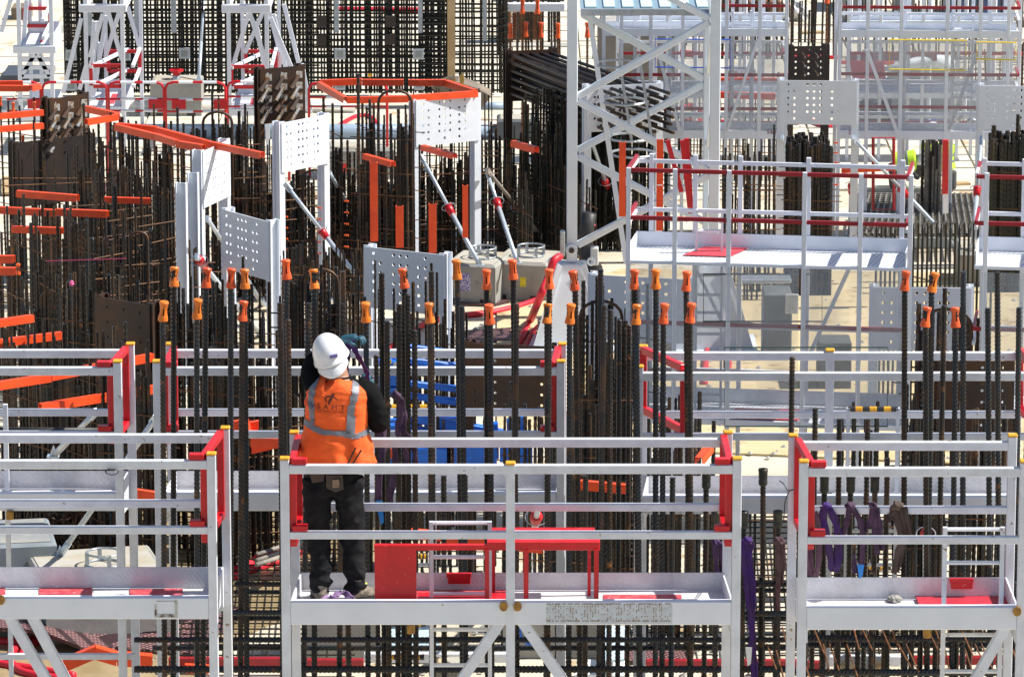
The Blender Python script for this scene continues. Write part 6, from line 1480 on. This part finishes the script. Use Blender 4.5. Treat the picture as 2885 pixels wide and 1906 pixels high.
# vest as a fine grid shell
def vest():
    secs = [(1302,948,.258,.180),(1285,947,.249,.175),(1262,946,.236,.168),(1235,946,.228,.164),(1205,946,.213,.158),(1175,948,.208,.155),(1140,950,.212,.153),(1110,952,.212,.148),(1090,954,.198,.138),(1078,955,.175,.125),(1069,956,.145,.108),(1062,957,.10,.085),(1059,957,.078,.072)]
    n = 112; m_ = 150; rows = []
    for i in range(m_):
        t_ = i/(m_-1)*(len(secs)-1); k = min(int(t_), len(secs)-2); f = t_-k; f = f*f*(3-2*f) if False else f
        s0, s1 = secs[k], secs[k+1]; py = s0[0]+(s1[0]-s0[0])*f; cx = s0[1]+(s1[1]-s0[1])*f; rx = s0[2]+(s1[2]-s0[2])*f; ry = s0[3]+(s1[3]-s0[3])*f
        rows.append((J(cx, py), rx, ry, py))
    vs = []
    for (c, rx, ry, py) in rows:
        low = max(0, (py-1190)/112)
        for j in range(n):
            a = 2*math.pi*j/n
            e = 2.6; ca, sa = math.cos(a), math.sin(a); q = (abs(ca)**e+abs(sa)**e)**(-1/e)
            fold = 1 + low*(.05*math.sin(a*7+.8)+.035*math.sin(a*13+2)) 
            p = c+Vector((rx*ca*q*fold, ry*sa*q*fold, 0))
            w1 = mnoise.noise(Vector((p.x*7+p.z*5, p.y*5, p.z*7)))*.013 + mnoise.noise(Vector((p.x*16, p.y*16, p.z*26)))*.005
            crease = .010*math.sin((p.x*1.3+p.z*2.4)*30)*max(0, mnoise.noise(Vector((p.x*5+3, 0, p.z*5)))+.1)
            p += Vector((ca, sa, 0))*(w1+crease+(.012 if True else 0))
            # sloping shoulders: left one higher where the arm is raised
            sh = max(0, 1-(py-1059)/70)
            p.z += sh*(-.55*abs(p.x-c.x)*.45) + sh*(.05 if p.x < c.x-.1 else 0)
            vs.append(p)
    return vs, n, m_, rows
vs, n, m_, rows = vest()
mbv = MB(); mbv.add(vs, [(i*n+j, i*n+(j+1) % n, (i+1)*n+(j+1) % n, (i+1)*n+j) for i in range(m_-1) for j in range(n)])
vo = mbv.build('vest', HIV, wk, True); sm_ = vo.modifiers.new('t', 'SOLIDIFY'); sm_.thickness = .004; sm_.offset = -1
# tape bands cut from the same grid, lifted 4 mm
def inpoly(x, y, P):
    c = False; j = len(P)-1
    for i in range(len(P)):
        if (P[i][1] > y) != (P[j][1] > y) and x < (P[j][0]-P[i][0])*(y-P[i][1])/(P[j][1]-P[i][1])+P[i][0]: c = not c
        j = i
    return c
bands = {'shoulder_tape': [(875,1070,0)], }
PB = [ [(880,1062),(902,1062),(890,1095),(886,1130),(886,1192),(876,1192),(868,1130),(872,1095)],
       [(993,1070),(1012,1074),(1010,1110),(1000,1150),(998,1222),(976,1222),(980,1150),(990,1110)],
       [(858,1178),(880,1192),(905,1208),(940,1213),(975,1212),(995,1222),(1015,1216),(1040,1203),(1040,1222),(1010,1234),(990,1235),(960,1228),(905,1224),(880,1212),(858,1196)] ]
for P, nm in zip(PB, ('shoulder_tape', 'shoulder_tape', 'waist_tape')):
    mb = MB(); keep = []
    for i in range(m_-1):
        for j in range(n):
            q = [vs[i*n+j], vs[i*n+(j+1) % n], vs[(i+1)*n+(j+1) % n], vs[(i+1)*n+j]]; c = sum(q, Vector((0,0,0)))/4
            x, y = PX(c)
            if c.y < YW_-.0 and inpoly(x, y, P) or (nm == 'waist_tape' and c.y >= YW_ and 1192 < y < 1212):
                nn = (q[1]-q[0]).cross(q[3]-q[0]).normalized()
                if nn.dot(c-Vector((rows[i][0].x, rows[i][0].y, c.z))) < 0: nn = -nn
                keep.append([v+nn*.005 for v in q])
    vd = {}; vl = []; fl = []
    for q in keep:
        f = []
        for v in q:
            k = (round(v.x, 3), round(v.y, 3), round(v.z, 3))
            if k not in vd: vd[k] = len(vl); vl.append(v)
            f.append(vd[k])
        if len(set(f)) > 2: fl.append(tuple(dict.fromkeys(f)))
    mb.add(vl, fl); mb.build(nm, REFL, vo, True)
# back print laid onto the cloth
from mathutils.bvhtree import BVHTree
bvh = BVHTree.FromPolygons(vs, [(i*n+j, i*n+(j+1) % n, (i+1)*n+(j+1) % n, (i+1)*n+j) for i in range(m_-1) for j in range(n)])
def project(p):
    h = bvh.ray_cast(Vector((p.x, p.y-1.5, p.z)), Vector((0,1,0))); return h[0]-Vector((0,.004,0)) if h[0] else p
INK = mat('dark_print', (.10,.022,.012), rough=.8)
def cloth_text(s_, px, py, hpx, sp, roll=0, font_scale=1.0):
    cu = bpy.data.curves.new('t', 'FONT'); cu.body = s_; cu.size = hpx/S(YW_, py)*1.4; cu.align_x = 'CENTER'; cu.align_y = 'CENTER'; cu.space_character = sp
    o = bpy.data.objects.new('t', cu); COL.objects.link(o); dg = bpy.context.evaluated_depsgraph_get(); me = bpy.data.meshes.new_from_object(o.evaluated_get(dg)); bpy.data.objects.remove(o)
    bm = bmesh.new(); bm.from_mesh(me); bmesh.ops.triangulate(bm, faces=bm.faces[:]); bmesh.ops.subdivide_edges(bm, edges=bm.edges[:], cuts=1)
    c = J(px, py, -.16); vs_ = []; cr, sr = math.cos(roll), math.sin(roll)
    for v in bm.verts: vs_.append(project(Vector((c.x+v.co.x*cr-v.co.y*sr, c.y, c.z+v.co.y*cr+v.co.x*sr))))
    fs = [tuple(v.index for v in f.verts) for f in bm.faces]; par = list(range(len(vs_))); bm.free()
    def find(a):
        while par[a] != a: par[a] = par[par[a]]; a = par[a]
        return a
    for f in fs:
        for k in f[1:]: par[find(k)] = find(f[0])
    isl = {}
    for f in fs: isl.setdefault(find(f[0]), []).append(f)
    for fl in isl.values():
        ids = sorted({k for f in fl for k in f}); mp = {k: i for i, k in enumerate(ids)}
        MB().add([vs_[k] for k in ids], [tuple(mp[k] for k in f) for f in fl]).build('letter', INK, vo)
cloth_text('SAMT', 932, 1147, 15, 1.85, -.06); cloth_text('LES ARMATURIERS', 931, 1159, 5.2, 1.3, -.06)
# swoosh cross emblem
def stroke(pts, w0):
    P = [project(J(x, y, -.16)) for x, y in pts]; mb = MB(); L = len(P)
    vs_ = []
    for i, p in enumerate(P):
        d = (P[min(i+1, L-1)]-P[max(i-1, 0)]).normalized(); nn = Vector((-d.z, 0, d.x)); wv = w0*(.25+.75*math.sin(math.pi*(i+.3)/(L-.4))); vs_ += [project(p+nn*wv-Vector((0,0,0))), project(p-nn*wv)]
    mb.add(vs_, [(2*i, 2*i+1, 2*i+3, 2*i+2) for i in range(L-1)]); mb.build('back_emblem', INK, vo)
stroke([(941,1108),(937,1114),(933,1121),(929,1129),(926,1139)], .010)
stroke([(952,1127),(946,1122),(938,1119),(929,1117),(921,1117),(916,1121),(917,1127),(921,1133)], .006)
# helmet: shell with ridge and brim
hl = MB(); hc = J(931, 1000, .035)
ax = Matrix.Rotation(R_(-20), 3, 'Y') @ Matrix.Rotation(R_(10), 3, 'X')
nn_, mm_ = 40, 22; vs_ = []
for i in range(mm_+1):
    th = (i/mm_)*1.72
    for j in range(nn_):
        a = 2*math.pi*j/nn_; r = math.sin(min(th, 1.5708)); z = math.cos(th)
        rx, ry, rz = .121, .152, .162
        ridge = 1+.045*math.exp(-(math.sin(a/2+math.pi/4*0)*0+ (math.cos(a))**2)/.02)*(1 if th < 1.2 else .3)
        br = 1+ (.10*max(0, th-1.50)/.22)
        vs_.append(hc+ax@Vector((rx*r*math.cos(a)*ridge*br, ry*r*math.sin(a)*br, rz*z)))
hl.add(vs_, [(i*nn_+j, i*nn_+(j+1) % nn_, (i+1)*nn_+(j+1) % nn_, (i+1)*nn_+j) for i in range(mm_) for j in range(nn_)])
ho = hl.build('helmet', mat('helmet_shell', (.80,.81,.82), (.70,.71,.73), 14, .45, .7, .25, c3=(.45,.43,.40), s3=30, t3=.66), wk, True); s2 = ho.modifiers.new('s', 'SOLIDIFY'); s2.thickness = .004
# nape skirt of the helmet
mb = MB(); vs_ = []
for i in range(5):
    for j in range(13):
        a = math.pi*(1.18+.64*j/12); t_ = i/4
        vs_.append(hc+ax@Vector(((.122+.004*t_)*math.cos(a)*1.05, (.150+.035*t_)*math.sin(a)*1.03, -.025-.075*t_*abs(math.sin(a-math.pi))**1.6)))
mb.add(vs_, [(i*13+j, i*13+j+1, (i+1)*13+j+1, (i+1)*13+j) for i in range(4) for j in range(12)]); sk2 = mb.build('nape_guard', MATS['helmet_shell'], ho, True); s3 = sk2.modifiers.new('s', 'SOLIDIFY'); s3.thickness = .004
hp_ = W(940, 1004, YW_-.128); st = MB().prism([W(929,1001,YW_-.135), W(951,997,YW_-.135), W(951,1007,YW_-.135), W(930,1011,YW_-.135)], (0,.03,0)).build('helmet_sticker', mat('violet_sticker', (.13,.10,.34), (.4,.36,.6), 160, .52, .56, .5), ho)
# gloves: palm, four curled fingers and a thumb
def glove(c, dirv, parent, curl=1, s_=1.0):
    mb = MB(); c = Vector(c); d = Vector(dirv).normalized(); up = Vector((0,0,1)); side = d.cross(up).normalized(); up = side.cross(d)
    limb(mb, [c-d*.06*s_, c, c+d*.04*s_], [.030*s_, .036*s_, .034*s_], 10)
    for i, L in enumerate((.030,.036,.034,.027)):
        b = c+d*.045*s_+side*((i-1.5)*.019*s_); limb(mb, [b, b+d*L*s_+up*.004, b+d*(L*1.4)*s_-up*.024*s_, b+d*(L*.9)*s_-up*.042*s_], [.0105*s_,.0105*s_,.0098*s_,.0085*s_], 8)
    b = c+side*.03*s_-up*.01; limb(mb, [b, b+side*.018*s_+d*.02*s_-up*.015, b+d*.05*s_-up*.03*s_], [.013*s_,.012*s_,.010*s_], 8)
    o = mb.build('glove', mat('blue_work_glove', (.010,.055,.09), (.02,.11,.16), 40, rough=.6), parent); md = o.modifiers.new('r', 'REMESH'); md.mode = 'VOXEL'; md.voxel_size = .0035; md.use_smooth_shade = True
    return o
glove(J(988,955,.14), (1,-.25,.15), wk, s_=1.05)
glove(J(1044,1090,.32), (-.3,.1,1), wk)
# boots
def boot(c, ang, parent, m):
    mb = MB(); c = Vector(c); f = Vector((math.sin(ang), math.cos(ang), 0)); s_ = Vector((f.y, -f.x, 0))
    def ring(o_, hw, h0, h1): p = c+f*o_; return (p+Vector((0,0,(h0+h1)/2)), hw, (h1-h0)/2, f)
    limb(mb, [c+Vector((0,0,.16)), c+Vector((0,0,.09)), c+Vector((0,0,.05))], [.058,.058,.055], 14)
    loft(mb, [ring(-.075,.030,.005,.07), ring(-.06,.042,.0,.10), ring(0,.046,.0,.13), ring(.07,.048,.0,.10), ring(.13,.05,.0,.075), ring(.17,.042,.003,.06), ring(.19,.02,.01,.04)], 14)
    o = mb.build('boot', m, parent); md = o.modifiers.new('r', 'REMESH'); md.mode = 'VOXEL'; md.voxel_size = .006; md.use_smooth_shade = True
    so_ = MB(); so_.prism([c-f*.08-s_*.04+Vector((0,0,.001)), c-f*.08+s_*.04+Vector((0,0,.001)), c+f*.12+s_*.055+Vector((0,0,.001)), c+f*.19+s_*.02+Vector((0,0,.001)), c+f*.19-s_*.02+Vector((0,0,.001)), c+f*.12-s_*.055+Vector((0,0,.001))], (0,0,.022)); so_.build('sole', BLACK, o)
BOOT = mat('brown_grey_boot', (.10,.085,.065), (.24,.20,.15), 24, .42, .6, .7)
b1 = J(904,1690,-.02); b1.z = ft+.002; b2 = J(1006,1690,.02); b2.z = ft+.002
boot(b1, -.25, wk, BOOT); boot(b2, 1.05, wk, BOOT)
MB().tube([b2+Vector((-.02,-.05,.09)), b2+Vector((.04,-.05,.12)), b2+Vector((.07,-.02,.13))], .008, 6).build('boot_stripe', mat('lime_stripe', (.60,.62,.05), rough=.6), wk)
# back pocket label and pouch
pk = [J(937,1352,-.145), J(955,1350,-.145), J(956,1372,-.145), J(936,1374,-.145)]
MB().prism(pk, (0,.01,0)).build('pocket_label', mat('tan_label', (.36,.27,.19), (.2,.15,.1), 60, rough=.8), wk)
MB().prism([J(918,1338,-.13), J(965,1338,-.13), J(968,1378,-.135), J(945,1386,-.14), J(920,1374,-.135)], (0,.03,0)).build('tool_pouch', mat('dark_leather', (.045,.035,.028), (.08,.06,.045), 20, rough=.7), wk)
MB().prism([J(868,1325,-.11), J(915,1330,-.13), J(912,1355,-.13), J(880,1360,-.12)], (0,.03,0)).build('tool_pouch', mat('dark_leather', (.045,.035,.028)), wk)
for xx, yy in (((978,1310),(1002,1260)),((993,1308),(1018,1267))): MB().tube([J(*xx,-.2), J(*yy,-.185)], .0065, 7).build('pen_tool', BROWN, wk)
# the sling the worker holds
sling('purple sling held overhead by the worker, running down to the right', YW_, [[(988,958,.10),(1000,985,.10),(1014,1012,.12),(1030,1040,.2),(1035,1062,.25),(1028,1085,.3)],[(985,965,.12),(978,1010,.12),(974,1045,.13),(970,1062,.14)]], PURPLE, None, .045)
sling('crumpled lilac and purple sling lying round the worker\'s boots', YW_, [[(935,1690,-.1),(950,1672,-.08),(968,1668,-.06),(985,1680,-.08),(1000,1695,-.1)],[(915,1688,-.12),(930,1694,-.14),(960,1688,-.15),(990,1692,-.16),(1010,1696,-.14)],[(905,1695,-.15),(925,1680,-.12),(945,1690,-.13)]], mat('lilac_webbing', (.36,.24,.42), (.14,.08,.2), 14, .42, .6, .9), (945,1684,.02), .05)
# ---------------------------------------------------------------- distant workers
def small_person(label, Y, hip, chest, head, armL, armR, legs, vest_m, helmet_m, s_=1.0):
    c = hip.copy(); c.z = 0; t = thing('person', label, 'person', c); mb = MB()
    d = (chest-hip); 
    limb(mb, [hip, hip+d*.5, chest, chest+d*.12], [.10,.10,.12,.07], 12); limb(mb, [chest+d*.1, head], [.05,.05], 10); ball(mb, head, .08,.095,.115, 12)
    for a in (armL, armR): limb(mb, a, [.055,.045,.03], 10)
    for l in legs: limb(mb, l, [.075,.06,.045], 10)
    solidify(mb, 'body', .02, [mat('dark_work_trousers', (.05,.055,.06), rough=.8)], t)
    v = MB(); limb(v, [hip-d*.08, hip+d*.5, chest, chest+d*.12], [.125,.12,.14,.085], 14); v.build('vest', vest_m, t, True)
    for f in (.25, .55): 
        b = MB(); limb(b, [hip+d*f, hip+d*(f+.1)], [.128,.132], 14); b.build('vest_tape', REFL, t)
    h = MB(); loft(h, [(head+Vector((0,0,.01)), .125,.15),(head+Vector((0,0,.06)), .11,.125),(head+Vector((0,0,.11)), .08,.09),(head+Vector((0,0,.135)), .02,.02)], 14); h.build('helmet', helmet_m, t, True)
    return t
LIME = mat('lime_hivis_cloth', (.52,.78,.04), (.42,.66,.03), 9, rough=.8); WH = MATS['helmet_shell']; OH = mat('orange_helmet', (.75,.2,.04), rough=.3)
Yp = 60.0
def K(x, y, d=0): return W(x, y, Yp+d)
small_person('far worker in lime hi-vis bending forward behind the big tower', Yp, K(2520,455), K(2575,452), K(2600,462), [K(2570,455),K(2585,480),K(2600,500)], [K(2560,458,.2),K(2575,490,.2),K(2590,505,.2)], [[K(2518,460),K(2516,510),zf_(K(2518,560),.03)],[K(2530,460,.2),K(2534,510,.2),zf_(K(2540,560,.2),.03)]], LIME, WH)
small_person('far worker in lime hi-vis standing behind the bound bars', Yp, K(2664,470), K(2660,412), K(2656,380), [K(2652,415),K(2646,445),K(2642,465)], [K(2670,415),K(2676,445),K(2674,470)], [[K(2668,480),K(2668,530),zf_(K(2668,560),.03)],[K(2680,480),K(2682,530),zf_(K(2682,560),.03)]], LIME, OH)
small_person('far worker with a pale helmet, only the top visible behind the rails', Yp, K(2622,475,1), K(2624,410,1), K(2628,372,1), [K(2612,415,1),K(2606,440,1),K(2600,460,1)], [K(2636,415,1),K(2640,440,1),K(2640,460,1)], [[K(2616,480,1),K(2616,520,1),zf_(K(2616,550,1),.03)],[K(2630,480,1),K(2632,520,1),zf_(K(2632,550,1),.03)]], LIME, WH)
